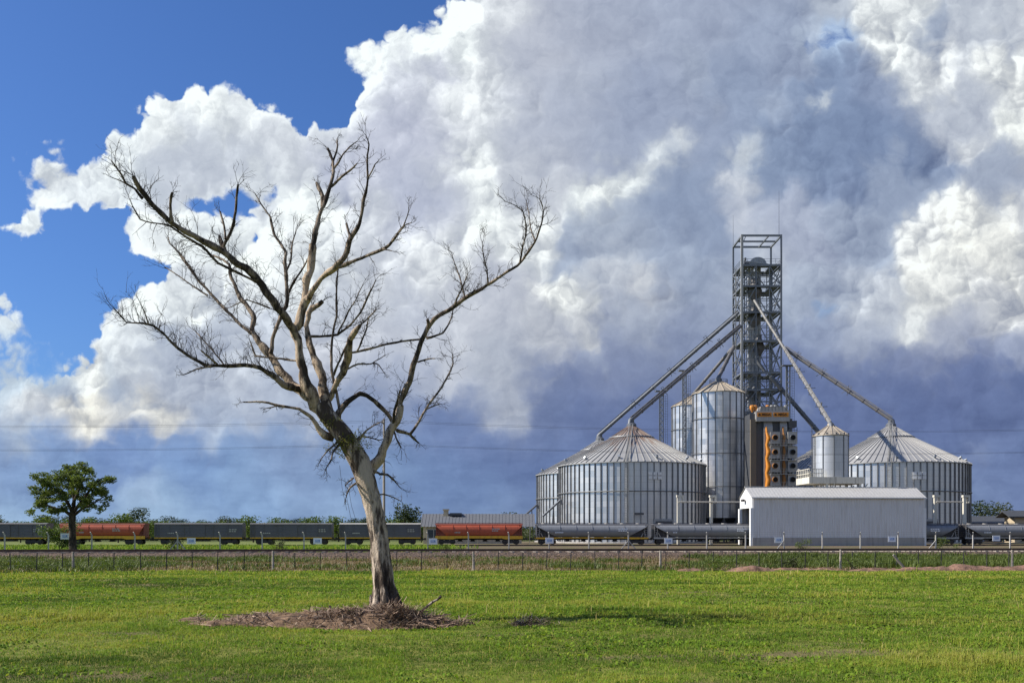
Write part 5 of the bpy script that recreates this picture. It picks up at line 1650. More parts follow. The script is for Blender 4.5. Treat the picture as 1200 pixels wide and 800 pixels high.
# ------------------------------------------------------------------ elevator tower
TWY = 222.0
TWX0, TWX1 = P(869.5, 0, TWY).x, P(915.5, 0, TWY).x
TWW = TWX1 - TWX0
TWD = 8.8


def zt(py, Y=TWY):
    return EYE + (HOR - py) / F * Y


def build_tower():
    t = thing('elevator_tower', 'tall open steel lattice elevator tower rising above all the silos', 'tower', (TWX0, TWY, 0))
    w, d = TWW, TWD
    top = zt(275)
    cor = [(0, 0), (w, 0), (w, d), (0, d)]
    for k, (x, y) in enumerate(cor):
        mb = MB()
        s = .50 if k == 0 else .36
        mb.box(x - s / 2, x + s / 2, y - s / 2, y + s / 2, 0, top)
        mb.build('corner_post', M['tower_pale' if k == 0 else 'tower'], t)  # front left post gets the paler steel to look sunlit
    # roof frame, two rows of beams
    mb = MB()
    for (a, b) in ((0, 1), (1, 2), (2, 3), (3, 0)):
        mb.bar((*cor[a], top - .2), (*cor[b], top - .2), .34, .4)
    mb.bar((0, d * .5, top - .22), (w, d * .5, top - .22), .28, .34)
    mb.bar((w * .68, 0, top - .24), (w * .68, d, top - .24), .24, .3)
    mb.bar((w * .05, .05, top - 1.3), (.9, 0, top - .2), .16)
    mb.build('roof_frame', M['tower'], t)
    lev = [309, 333.5, 364, 398, 435, 455, 482, 512, 545, 580]
    zz = [zt(p) for p in lev]
    for i, z in enumerate(zz):
        mb = MB()
        inset = .2
        mb.box(inset, w - inset, inset, 2.6, z - .16, z)
        mb.box(inset, w - inset, d - 2.4, d - inset, z - .163, z - .003)
        mb.box(inset, 2.0, 2.6, d - 2.4, z - .166, z - .006)
        mb.box(w - 2.0, w - inset, 2.6, d - 2.4, z - .169, z - .009)
        for (a, b) in ((0, 1), (1, 2), (2, 3), (3, 0)):
            mb.bar((*cor[a], z - .35), (*cor[b], z - .35), .26, .36)
        for k in range(1, 4):
            mb.bar((w * k / 4, 0, z - .34), (w * k / 4, d, z - .34), .16, .26)
        pl = mb.build('platform', M['tower'], t)
        mb = MB()
        for (a, b) in ((0, 1), (1, 2), (2, 3), (3, 0)):
            A, B = Vector((*cor[a], z)), Vector((*cor[b], z))
            for h in (.55, 1.1):
                mb.bar(A + Vector((0, 0, h)), B + Vector((0, 0, h)), .06)
            for k in range(1, 7):
                q = A.lerp(B, k / 7)
                mb.bar(q, q + Vector((0, 0, 1.1)), .06)
        mb.build('railing', M['tower'], pl)
    # intermediate girts and diagonal braces of the four faces
    zb = [0] + sorted(zz)
    for i in range(len(zb) - 1):
        z0, z1 = zb[i], zb[i + 1] - .5
        zm = (z0 + z1) / 2
        for f, (a, b) in enumerate(((0, 1), (1, 2), (2, 3), (3, 0))):
            A, B = Vector((*cor[a], 0)), Vector((*cor[b], 0))
            mb = MB()
            m0 = A.lerp(B, .36)
            m1 = A.lerp(B, .70)
            Z = Vector((0, 0, 1))
            if f in (0, 2):
                mb.bar(B + Z * z0, m1 + Z * z1, .20)
                mb.bar(m1 + Z * z0, B + Z * z1, .17)
                mb.bar(m1 + Z * z0, m1 + Z * z1, .2)
                mb.bar(A + Z * z0, m0 + Z * z1, .17)
                mb.bar(m1 + Z * zm, B + Z * zm, .16)
                mb.bar(m0 + Z * z0, m0 + Z * z1, .2)
                mb.bar(m0 + Z * zm, m1 + Z * zm, .14)
            else:
                mb.bar(A + Z * z0, B + Z * z1, .18)
                mb.bar(B + Z * z0, A + Z * z1, .18)
                mb.bar(A + Z * zm, B + Z * zm, .2)
            mb.build('cross_brace', M['tower'], t)
    # bucket elevator legs: pairs of casings up the middle
    for (x, y) in ((2.7, 3.2), (4.3, 3.2), (3.5, 5.6)):
        mb = MB()
        h = zz[0] + .5 if y < 5 and x < 5 else zz[1] + 1.0
        for dx in (-.36, .36):
            mb.box(x + dx - .27, x + dx + .27, y - .34, y + .34, 0, h)
        for k in range(24):
            z = k * h / 24 + 1
            mb.box(x - .72, x + .72, y - .42, y + .42, z, z + .12)
        mb.build('elevator_leg', M['leg_grey'], t)
    # head drum on the top floor, with motor
    z0 = zz[0]
    mb = MB()
    cx, cy = 4.2, 3.2
    pts = [(cx - 1.95, z0 + .1)] + [(cx + 1.95 * math.cos(a), z0 + .55 + 1.65 * math.sin(a)) for a in [math.pi * (1 - k / 12) for k in range(13)]] + [(cx + 2.5, z0 + .1)]
    mb.prism(pts, 'y', cy - .75, cy + .75)
    mb.bar((cx - 2.2, cy - .80, z0 + 1.1), (cx + 2.3, cy - .80, z0 + .55), .12, .2)
    mb.build('head_drum', M['steel'], t)
    mb = MB()
    mb.tube([(.9, 2.2, z0 + .7), (2.1, 2.2, z0 + .7)], .48, 12)
    mb.tube([(1.2, 2.2, z0 + 1.3), (1.2, 2.2, z0 + 1.9)], .3, 10)
    mb.box(.8, 2.2, 1.6, 2.8, z0, z0 + .3)
    mb.build('drive_motor', M['spout_dark'], t)
    # distributor cones between floors
    for (x, y, z, r) in ((3.4, 2.6, zz[1] - .2, 1.7), (3.4, 2.8, zz[2] - .6, 1.5), (4.4, 2.8, zz[3] - .5, 1.3)):
        mb = MB()
        mb.lathe((x, y, 0), [(.5, z - 2.6), (r, z - 1.2), (r, z - .5), (.7, z + 1.4), (.7, z + 2.2)], 16, smooth=False)
        mb.build('distributor', M['spout'], t)
    # inner frame: girts and struts round the elevator legs
    for i in range(len(zb) - 1):
        z0, z1 = zb[i], zb[i + 1] - .4
        mb = MB()
        for q in range(1, 4):
            zq = z0 + (z1 - z0) * q / 4
            mb.bar((1.5, 2.0, zq), (w - 1.5, 2.0, zq), .12)
            mb.bar((1.5, 2.0, zq), (1.5, 6.8, zq), .12)
            mb.bar((w - 1.5, 2.0, zq), (w - 1.5, 6.8, zq), .12)
        for x in (1.5, w - 1.5):
            mb.bar((x, 2.0, z0), (x, 2.0, z1), .16)
            mb.bar((x, 6.8, z0), (x, 6.8, z1), .16)
        mb.bar((1.5, 2.0, z0), (w - 1.5, 2.0, z1), .11)
        mb.build('inner_frame', M['tower_pale' if i % 3 == 1 else 'tower'], t)
    # caged ladder on the left face
    mb = MB()
    for yy in (3.6, 4.3):
        mb.bar((-.5, yy, .5), (-.5, yy, zz[0]), .09)
    for k in range(120):
        z = .8 + k * .5
        if z < zz[0]:
            mb.bar((-.5, 3.6, z), (-.5, 4.3, z), .06)
    for k in range(40):
        z = 3 + k * 1.45
        if z < zz[0]:
            mb.bar((-1.2, 3.5, z), (-1.2, 4.4, z), .06)
            mb.bar((-.5, 3.5, z), (-1.2, 3.5, z), .06)
            mb.bar((-.5, 4.4, z), (-1.2, 4.4, z), .06)
    mb.build('caged_ladder', M['tower_pale'], t)
    for (x, y, h) in ((0, d, 7.2), (w - .5, 0, 9.8)):
        mb = MB()
        mb.tube([(x, y, top - .3), (x, y, top + h)], [.05, .02], 5)
        mb.build('lightning_rod', M['wire'], t)
    # inner spout elbows in the lower bays
    mb = MB()
    a = Vector((3.4, 1.4, zt(436)))
    mb.tube([a + Vector((0, 0, 6)), a + Vector((.4, 0, 2.6)), a + Vector((2.0, -.6, 0))], .42, 10)
    mb.tube([Vector((3.2, 2.4, zt(458))), Vector((4.4, 1.0, zt(480))), Vector((6.6, .6, zt(478)))], .35, 10)
    mb.tube([Vector((1.0, 1.8, zt(470))), Vector((3.2, 1.0, zt(452))), Vector((3.4, 1.0, zt(440)))], .38, 10)
    mb.build('inner_spout', M['spout_dark'], t)
    return t


build_tower()


def spout(label, a, b, r=.36, mat='spout', truss=0, brackets=(), elbow=True):
    a, b = Vector(a), Vector(b)
    t = thing('grain_spout', label, 'grain chute', a, 0, 'sloping grain chutes from the tower to the silos')
    d = b - a
    u = d.normalized()
    side = u.cross(Vector((0, 0, 1))).normalized()
    upv = side.cross(u).normalized()
    mb = MB()
    mb.tube([Vector(), d], r, 12)
    n = int(d.length / 3.2)
    for k in range(1, n):
        p = d * (k / n)
        mb.tube([p - u * .10, p + u * .10], r + .08, 12)
    mb.build('pipe', M[mat], t)
    if elbow:
        mb = MB()
        e = d + u * .1
        mb.tube([d - u * .3, e + u * .3, e + u * .5 + Vector((0, 0, -.9))], r + .06, 10)
        mb.build('elbow', M['spout_dark'], t)
    if truss:
        mb = MB()
        off = upv * (r + truss)
        mb.bar(off, d + off, .14)
        for k in range(n * 2):
            p0, p1 = d * (k / (n * 2)), d * ((k + 1) / (n * 2))
            if k % 2 == 0:
                mb.bar(p0 + upv * r, p1 + off, .09)
            else:
                mb.bar(p0 + off, p1 + upv * r, .09)
        mb.build('truss', M[mat], t)
    for f in brackets:
        p = d * f
        mb = MB()
        mb.bar(p - side * 1.0 + upv * .3, p + side * 1.0 + upv * .3, .10)
        mb.bar(p - upv * 1.1 - u * .5, p + upv * 1.1 + u * .5, .09)
        mb.bar(p - upv * .9 + u * .7, p + upv * 1.0 - u * .3, .09)
        mb.bar(p + upv * 1.1 + u * .5, p + upv * 1.0 - u * .3, .07)
        mb.build('bracket', M['spout_dark'], t)
    return t


def build_spouts():
    pk = lambda s, h: Vector((s[0], s[1], h))
    spout('upper long dark chute down to the silo at far left', P(866, 366, 226), pk(S2, 24.9), .40, 'spout_dark', .12, (.22, .48, .74))
    spout('lower long chute down to the rust stained silo peak', P(868, 382, 221.5), pk(S1, 24.9), .40, 'spout', .12, (.20, .46, .72))
    spout('short chute to the tall silo standing behind', P(858, 408, 226), pk(T2, 35.4), .36, 'spout')
    spout('shortest chute falling to the front tall silo', P(860, 406, 223.5), pk(T1, 35.4), .42, 'spout')
    mid = P(919, 408, 212)
    spout('thick pale chute crossing the tower face from upper left to right', P(884, 352, 221.4), mid, .31, 'spout_pale', 0, (), False)
    spout('long chute running right to the silo beyond the shed', mid, pk(S3, 24.9), .36, 'spout', .22, (.12, .36, .60))
    spout('steep pale chute dropping to the small hopper above the shed', mid, Vector((HX, HY, 19.0)), .31, 'spout_pale', .14, (.40, .62, .84))
    spout('dark steep chute passing behind the small hopper', P(903, 441, 221.5), P(966, 514, 222), .50, 'spout_dark', 0, ())
    # masts that prop the two long chutes
    for (px, py, Y, lab) in ((775, 458, 214, 'slim lattice mast propping the long chutes between silo peak and tall silos'), (802, 434, 222, 'slim lattice mast rising behind the twin tall silos'), (923.5, 428, 214, 'slim lattice mast at the right side of the tower')):
        x = P(px, 0, Y).x
        h = zt(py, Y)
        t = thing('support_mast', lab, 'mast', (x, Y, 0), 0, 'masts propping the chutes')
        mb = MB()
        for (dx, dy) in ((-.4, 0), (.4, 0), (0, .6)):
            mb.bar((dx, dy, 0), (dx, dy, h), .22)
        k = 0.0
        while k < h - 1.2:
            mb.bar((-.4, 0, k), (.4, 0, k + 1.2), .08)
            mb.bar((.4, 0, k), (0, .6, k + 1.2), .08)
            k += 1.2
        mb.build('mast', M['tower'], t)
        mb = MB()
        for dx in (.85, 1.35):
            mb.bar((dx, 0, 1), (dx, 0, h - 1), .06)
        k = 1.2
        while k < h - 1:
            mb.bar((.85, 0, k), (1.35, 0, k), .05)
            k += .55
            if int(k * 10) % 3 == 0:
                mb.bar((.4, 0, k), (.85, 0, k), .05)
        mb.build('ladder', M['tower'], t)
        mb = MB()
        mb.box(-1.3, 1.3, -.9, .9, h - .12, h)
        for q in ((-1.3, -.9), (1.3, -.9), (1.3, .9), (-1.3, .9)):
            mb.bar((*q, h), (*q, h + 1.1), .07)
        mb.build('platform', M['tower'], t)


# ------------------------------------------------------------------ dryer
def text_part(name, s, size, mat, parent, loc):
    cu = bpy.data.curves.new(name, 'FONT')
    cu.body = s
    cu.size = size
    cu.align_x = 'CENTER'
    cu.align_y = 'CENTER'
    cu.extrude = .02
    cu.offset = size * .025
    tmp = bpy.data.objects.new(name + '_c', cu)
    COL.objects.link(tmp)
    dg = bpy.context.evaluated_depsgraph_get()
    me = bpy.data.meshes.new_from_object(tmp.evaluated_get(dg))
    bpy.data.objects.remove(tmp)
    me.materials.clear()
    me.materials.append(M[mat])
    o = bpy.data.objects.new(name, me)
    COL.objects.link(o)
    o.parent = parent
    o.location = loc
    o.rotation_euler = (R(90), 0, 0)
    return o


def build_dryer():
    Y = 203.0
    X = lambda px: P(px, 0, Y).x - P(903, 0, Y).x
    Z = lambda py: zt(py, Y)
    t = thing('grain_dryer', 'tall grey grain dryer with orange ducts and orange sign boards below the tower', 'grain dryer', (P(903, 0, Y).x, Y, 0))
    mb = MB()
    mb.box(X(880), X(925), .9, 6.0, 0, Z(484))
    mb.build('core', M['dryer_dark'], t)
    mb = MB()
    mb.box(X(880), X(886.5), .2, .9, 0, Z(491))
    mb.build('side_column', M['brown_panel'], t)
    mb = MB()
    mb.box(X(886), X(925), -.25, .9, Z(493.5), Z(481.5))
    mb.build('header', M['dryer'], t)
    mb = MB()
    mb.prism([(X(890), Z(481.5)), (X(922), Z(481.5)), (X(920), Z(476)), (X(892), Z(476))], 'y', .2, 4.8)
    mb.build('roof', M['dryer'], t)
    # two columns with sloping shoulders
    for (x0, x1, m) in ((895.5, 905.5, 'dryer'), (914.5, 922.5, 'dryer')):
        mb = MB()
        mb.prism([(.0, 0), (.9, 0), (.9, Z(493.6)), (.55, Z(493.6)), (.0, Z(500))], 'x', X(x0), X(x1))
        mb.build('column', M[m], t)
    # orange signs with the maker's word
    for (x0, x1, wd) in ((887.2, 903.8, 'MEGA'), (906.0, 923.6, 'MEGA')):
        mb = MB()
        mb.box(X(x0), X(x1), -.33, -.253, Z(488.2), Z(483.4))
        sg = mb.build('sign_board', M['orange'], t)
        cx = (X(x0) + X(x1)) / 2
        text_part('lettering', wd, .66, 'text_black', sg, (cx + .3, -.36, (Z(488.2) + Z(483.4)) / 2))
        mb = MB()
        e = X(x0) + .42
        zc = (Z(488.2) + Z(483.4)) / 2
        pts = [(e + .26 * math.cos(a), zc - .2 + .42 * math.sin(a)) for a in [math.pi * k / 8 for k in range(9)]]
        mb.prism(pts, 'y', -.35, -.331)
        mb.build('emblem', M['text_black'], sg)
    # orange hot air ducts: stacked bulging transitions
    ys = (513, 530, 546, 562)
    for (xa, m, amp) in ((898.6, 'orange', 1.0), (917.6, 'orange_dull', .3)):
        mb = MB()
        z = [Z(504), Z(507)]
        prof = []
        for k, py in enumerate((507, 513, 521, 529, 537, 546, 554, 562, 571, 580, 592)):
            wv = (.22, .42, .25, .46, .27, .52, .30, .56, .34, .56, .45)[k] * (.6 + .4 * amp)
            prof.append((wv, Z(py), k % 2))
        pts = [Vector((X(xa) + (.22 if o else -.14) * amp, -.45 - .15 * o, zz)) for (wv, zz, o) in prof]
        mb.tube([pts[0] + Vector((0, .4, 1.2))] + pts, [.16] + [p[0] for p in prof], 14)
        mb.build('hot_air_duct', M[m], t)
    # fans with orange rims at four levels, walkways
    for k, py in enumerate(ys):
        for (px, rim) in ((907.0, 'orange_dull'), (927.5, 'dryer_dark')):
            mb = MB()
            x0, x1 = X(px) - .95, X(px) + .95
            mb.box(x0, x1, -.95, .9, Z(py) - 1.25, Z(py) + 1.2)
            f = mb.build('fan_housing', M['dryer'], t)
            mb = MB()
            mb.lathe((0, 0, 0), [(.48, .0), (.60, .0), (.58, .35), (.48, .35)], 20)
            q = mb.build('fan_rim', M[rim], f)
            q.location = (X(px) - .05, -.95, Z(py))
            q.rotation_euler = (R(90), 0, 0)
            mb = MB()
            mb.tube([(X(px) - .05, -1.0, Z(py)), (X(px) - .05, -1.06, Z(py))], .54, 20)  # solid black disc stands in for the dark inside of the fan
            mb.build('fan_opening', M['hole'], f)
        mb = MB()
        z = Z(py) - 1.6
        mb.box(X(901.5), X(931), -1.5, -.95, z - .12, z)
        for xx in np.linspace(X(901.5), X(931), 9):
            mb.bar((xx, -1.48, z), (xx, -1.48, z + 1.0), .06)
        mb.bar((X(901.5), -1.48, z + 1.0), (X(931), -1.48, z + 1.0), .06)
        mb.bar((X(901.5), -1.48, z + .5), (X(931), -1.48, z + .5), .05)
        mb.build('walkway', M['tower_pale'], t)
        mb = MB()
        mb.box(X(911.2), X(913.4), -.5, .9, Z(py) - 1.3, Z(py) + .5)
        mb.build('control_box', M['tower_pale'], t)
    # boxes on the right flank
    mb = MB()
    mb.box(X(925), X(929.5), .6, 4.4, 0, Z(490))
    mb.box(X(929.5), X(935.5), 1.0, 3.6, Z(499.5), Z(492))
    mb.bar((X(926), .9, Z(503)), (X(936), .9, Z(503)), .1)
    mb.bar((X(926), .9, Z(507)), (X(936), .9, Z(507)), .12)
    mb.bar((X(935.5), .9, Z(507)), (X(935.5), .9, Z(500)), .1)
    mb.build('exhaust_box', M['dryer_dark'], t)
    # orange cyclone heads and pale motor on the roof, roof rail
    for (px, m, r) in ((882.8, 'orange', .5), (886.6, 'orange', .4), (900.8, 'orange', .5), (906.2, 'tower_pale', .55), (910.0, 'tower_pale', .45), (922.3, 'tower_pale', .45)):
        mb = MB()
        z = Z(480.5)
        mb.lathe((X(px), 1.0, 0), [(.12, z - .3), (r * .5, z), (r, z + .5), (r, z + .9), (r * .6, z + 1.15), (0, z + 1.15)], 14)
        mb.build('cyclone', M[m], t)
    mb = MB()
    z = Z(481.5)
    for xx in np.linspace(X(881), X(925), 12):
        mb.bar((xx, .1, z), (xx, .1, z + 1.9), .07)
    mb.bar((X(881), .1, z + 1.9), (X(925), .1, z + 1.9), .08)
    mb.bar((X(881), .1, z + 1.0), (X(925), .1, z + 1.0), .06)
    mb.build('roof_railing', M['spout_dark'], t)
    mb = MB()
    mb.bar((X(926), .3, Z(500)), (X(945), 8, Z(546)), .18)
    mb.build('stay', M['spout'], t)
    return t


# ------------------------------------------------------------------ white loading shed with the small hopper above
SHX0, SHY0 = P(882, 0, 149.2).x, 149.2
SHL, SHD, SHE, SHR = 26.4, 6.4, 7.35, 8.95
HX, HY = P(973.5, 0, 156.0).x, 156.0


def build_shed():
    t = thing('loading_shed', 'long white metal loading shed with open gable end over the siding', 'shed', (SHX0, SHY0, 0), WROT)
    L, D, E, Rg = SHL, SHD, SHE, SHR
    # corrugated long walls
    def corr(y, z0, z1, out):
        mb = MB()
        n = int(L / .19)
        pts = [(L * k / n, y + (out * .045 if k % 2 else 0)) for k in range(n + 1)]
        for (a, b) in zip(pts, pts[1:]):
            mb.quad((a[0], a[1], z0), (b[0], b[1], z0), (b[0], b[1], z1), (a[0], a[1], z1))
        return mb
    corr(0, 1.25, E, -1).build('front_wall', M['shed'], t)
    corr(D, .0, E, 1).build('back_wall', M['shed'], t)
    mb = MB()
    mb.box(.0, L, -.10, .2, -.1, 1.25)
    mb.build('plinth', M['concrete'], t)
    mb = MB()
    n = int(L / .25)
    for k in range(n):
        x0, x1 = -.25 + (L + .5) * k / n, -.25 + (L + .5) * (k + 1) / n
        dz = .018 if k % 2 else 0
        mb.quad((x0, -.3, E - .10 + dz), (x1, -.3, E - .10 + (.018 - dz)), (x1, D / 2, Rg + (.018 - dz)), (x0, D / 2, Rg + dz))
        mb.quad((x1, D + .3, E - .10 + (.018 - dz)), (x0, D + .3, E - .10 + dz), (x0, D / 2, Rg + dz), (x1, D / 2, Rg + (.018 - dz)))
    mb.build('roof', M['shed_roof'], t)
    mb = MB()
    mb.bar((-.3, -.33, E - .14), (L + .3, -.33, E - .14), .10, .16)
    mb.bar((-.3, D / 2, Rg + .05), (L + .3, D / 2, Rg + .05), .35, .06)
    mb.build('roof_trim', M['white'], t)
    for x in (0, L):
        mb = MB()
        zo = 5.7
        s = .06
        mb.prism([(0, zo), (D, zo), (D, E), (D / 2, Rg - .06), (0, E)], 'x', x - s, x + s)
        mb.prism([(0, 0), (.55, 0), (.55, zo), (0, zo)], 'x', x - s, x + s)
        mb.prism([(D - .55, 0), (D, 0), (D, zo), (D - .55, zo)], 'x', x - s, x + s)
        mb.build('gable', M['white'], t)
        mb = MB()
        for y in (.28, D - .28):
            mb.box(x - .22 - (.1 if x == 0 else -.1), x + .22 - (.1 if x == 0 else -.1), y - .32, y + .32, -.1, zo)
        mb.build('door_jamb', M['white'], t)
    mb = MB()
    mb.box(-.62, -.3, D * .48, D * .62, 6.75, 7.1)
    mb.bar((-.06, D * .55, 7.0), (-.35, D * .55, 7.0), .08)
    mb.build('floodlight', M['dark_iron'], t)
    # portal frames and the loading gear inside
    for k in range(6):
        x = 1.0 + (L - 2) * k / 5
        mb = MB()
        for y in (.3, D - .3):
            mb.bar((x, y, 0), (x, y, E - .2), .2)
        mb.bar((x, .3, E - .2), (x, D / 2, Rg - .3), .2)
        mb.bar((x, D - .3, E - .2), (x, D / 2, Rg - .3), .2)
        mb.build('portal_frame', M['steel'], t)
    mb = MB()
    mb.box(1.4, L - 1.4, D * .35, D * .65, 4.9, 5.1)
    for k in range(10):
        x = 1.6 + k * 2.5
        mb.bar((x, D * .36, 5.1), (x, D * .36, 6.1), .06)
        mb.bar((x, D * .36, 5.0), (x, .3, 6.4), .08)
    mb.bar((1.4, D * .36, 6.1), (L - 1.4, D * .36, 6.1), .06)
    mb.build('catwalk', M['tower_pale'], t)

    # small hopper silo on its platform
    pl = thing('hopper_platform', 'pale raised platform with railing over the shed roof', 'platform', (HX, HY, 0), WROT)
    mb = MB()
    mb.box(-4.5, 4.2, -2.9, 2.9, 9.55, 10.55)
    mb.build('deck', M['cream'], pl)
    for (x, y) in ((-1.6, -2.6), (3.6, -2.6), (-1.6, 2.6), (3.6, 2.6)):
        mb = MB()
        mb.bar((x, y, 0), (x, y, 9.55), .34)
        mb.build('leg', M['cream'], pl)
        mb = MB()
        mb.bar((x, y, 8.0), (x + 1.2, y, 9.5), .16)
        mb.build('knee_brace', M['cream'], pl)
    mb = MB()
    for k in range(9):
        xx = -4.4 + k * .27
        mb.bar((xx, -2.8, 10.5), (xx, -2.8, 11.8), .09)
        mb.bar((xx, 2.8, 10.5), (xx, 2.8, 11.8), .09)
    for z in (11.1, 11.8):
        mb.bar((-4.4, -2.8, z), (-2.2, -2.8, z), .09)
        mb.bar((-4.4, -2.8, z), (-4.4, 2.8, z), .09)
    for k in range(8):
        yy = -2.8 + k * .8
        mb.bar((-4.4, yy, 10.5), (-4.4, yy, 11.8), .09)
    mb.build('railing', M['cream'], pl)
    t2 = thing('hopper_silo', 'small galvanised hopper silo standing on the pale platform above the shed', 'silo', (HX, HY, 10.55))
    r, he = 2.62, 6.6
    n = 10
    mb = MB()
    mb.lathe((0, 0, 0), [(r, 0), (r, he)], 60, 0)
    for k in range(n):
        a = 2 * math.pi * (k + .3) / n
        mb.bar((math.cos(a) * (r + .04), math.sin(a) * (r + .04), 0), (math.cos(a) * (r + .04), math.sin(a) * (r + .04), he), .13, .10, mi=1)
    mb.build('wall', [M['galv_small'], M['galv_rib']], t2)
    mb = MB()
    mb.lathe((0, 0, 0), [(r + .18, he - .12), (r + .18, he), (.55, he + 1.55), (.5, he + 1.9), (0, he + 1.9)], 30, 0, smooth=False)
    for k in range(14):
        a = 2 * math.pi * k / 14
        mb.bar((math.cos(a) * (r + .16), math.sin(a) * (r + .16), he + .05), (math.cos(a) * .55, math.sin(a) * .55, he + 1.58), .09, .12)
    mb.build('roof', M['tan_roof'], t2)
    for k in range(12):
        a = 2 * math.pi * k / 12
        mb = MB()
        mb.box(math.cos(a) * (r + .05) - .1, math.cos(a) * (r + .05) + .1, math.sin(a) * (r + .05) - .1, math.sin(a) * (r + .05) + .1, he, he + .3)
        mb.build('eave_clip', M['spout_dark'], t2)
    mb = MB()
    for d in (-.25, .25):
        mb.bar((-r - .35, d, 0), (-r - .35, d, he + 1.2), .06)
    for k in range(16):
        mb.bar((-r - .35, -.25, .3 + k * .45), (-r - .35, .25, .3 + k * .45), .04)
    mb.build('ladder', M['spout_dark'], t2)
    # fall-arrest gantries over the wagon roofs, either side of the shed
    for (posts, x0, x1, lab) in (((795, 834), 735.0, 869.0, 'pale two post pipe gantry over the wagon left of the shed'), ((1096, 1131), 1083.0, 1128.0, 'pale two post pipe gantry over the wagon right of the shed')):
        Yg = 158.0
        g0 = P(posts[0], 0, Yg).x
        t3 = thing('pipe_gantry', lab, 'gantry', (g0, Yg, 0), WROT, 'pipe gantries beside the shed')
        for px in posts:
            xx = P(px, 0, Yg).x - g0
            mb = MB()
            mb.box(xx - .21, xx + .21, -.21, .21, 0, zt(583, Yg))
            mb.build('post', M['cream'], t3)
            mb = MB()
            ztop = zt(582, Yg)
            mb.box(xx - .3, xx + .8, -.32, .32, ztop - .05, ztop + .3)
            mb.box(xx + .55, xx + .8, -.32, .32, ztop - .95, ztop - .05)
            mb.build('arm', M['cream'], t3)
        mb = MB()
        z = zt(588, Yg)
        mb.tube([(P(posts[0], 0, Yg).x - g0 if x0 > 1000 else 0, -.34, z), (P(x1, 0, Yg).x - g0, -.34, z)], .11, 8)
        mb.build('pipe', M['sill'], t3)


build_shed()
build_spouts()
build_dryer()
# ------------------------------------------------------------------ wire fence by the field
F1 = 47.8


def build_wire_fence():
    t = thing('wire_fence', 'low wire fence with grey wooden posts and thin droppers along the field edge', 'fence', (0, F1, 0), ROT)
    k = 0
    for px in (-40, 86, 320, 555, 774, 985, 1186, 1380):
        kk = (px - 600) / F
        x = kk * F1 / (1 - RS * kk) / math.cos(ROT)
        mb = MB()
        ln = rng.uniform(-.03, .03)
        h = .92 + rng.uniform(-.03, .05)
        mb.tube([(x, 0, -.2), (x + ln * .5, 0, h * .5), (x + ln, 0, h)], [.065, .06, .05], 8, lump=.1, seed=px)
        mb.build('post', M['wood'], t)
    # one leaning broken post on the right
    kk = (1046 - 600) / F
    x = kk * F1 / (1 - RS * kk)
    mb = MB()
    mb.tube([(x + .35, -1.0, -.1), (x - .1, -1.0, .38), (x - .38, -1.0, .72)], [.07, .065, .05], 8, lump=.12, seed=9)
    o = mb.build('fallen_post', M['wood'])
    o.location = (0, F1, 0)
    o.rotation_euler = (0, 0, ROT)
    tag(o, 'weathered wooden post leaning out of the red dirt bank at the right', 'post')
    x = -36.0
    first = None
    while x < 38:
        x += 1.18 + rng.uniform(-.06, .06)
        mb = MB()
        h = .88 + rng.uniform(-.05, .05)
        mb.bar((0, 0, -.1), (rng.uniform(-.03, .03), 0, h), .034)
        o = mb.build('dropper', M['dark_iron'], t)
        o.location.x = x
    for z in (.28, .48, .68, .84):
        mb = MB()
        mb.tube([(-38, -.05, z), (39, -.05, z)], .0042, 4, cap=False)
        mb.build('wire', M['wire'], t)


build_wire_fence()

# ------------------------------------------------------------------ yard fence: concrete posts with bent tops, signs
F2 = 92.0
RS2 = .085


def f2x(px):
    k = (px - 600) / F
    return k * F2 / (1 - RS2 * k)


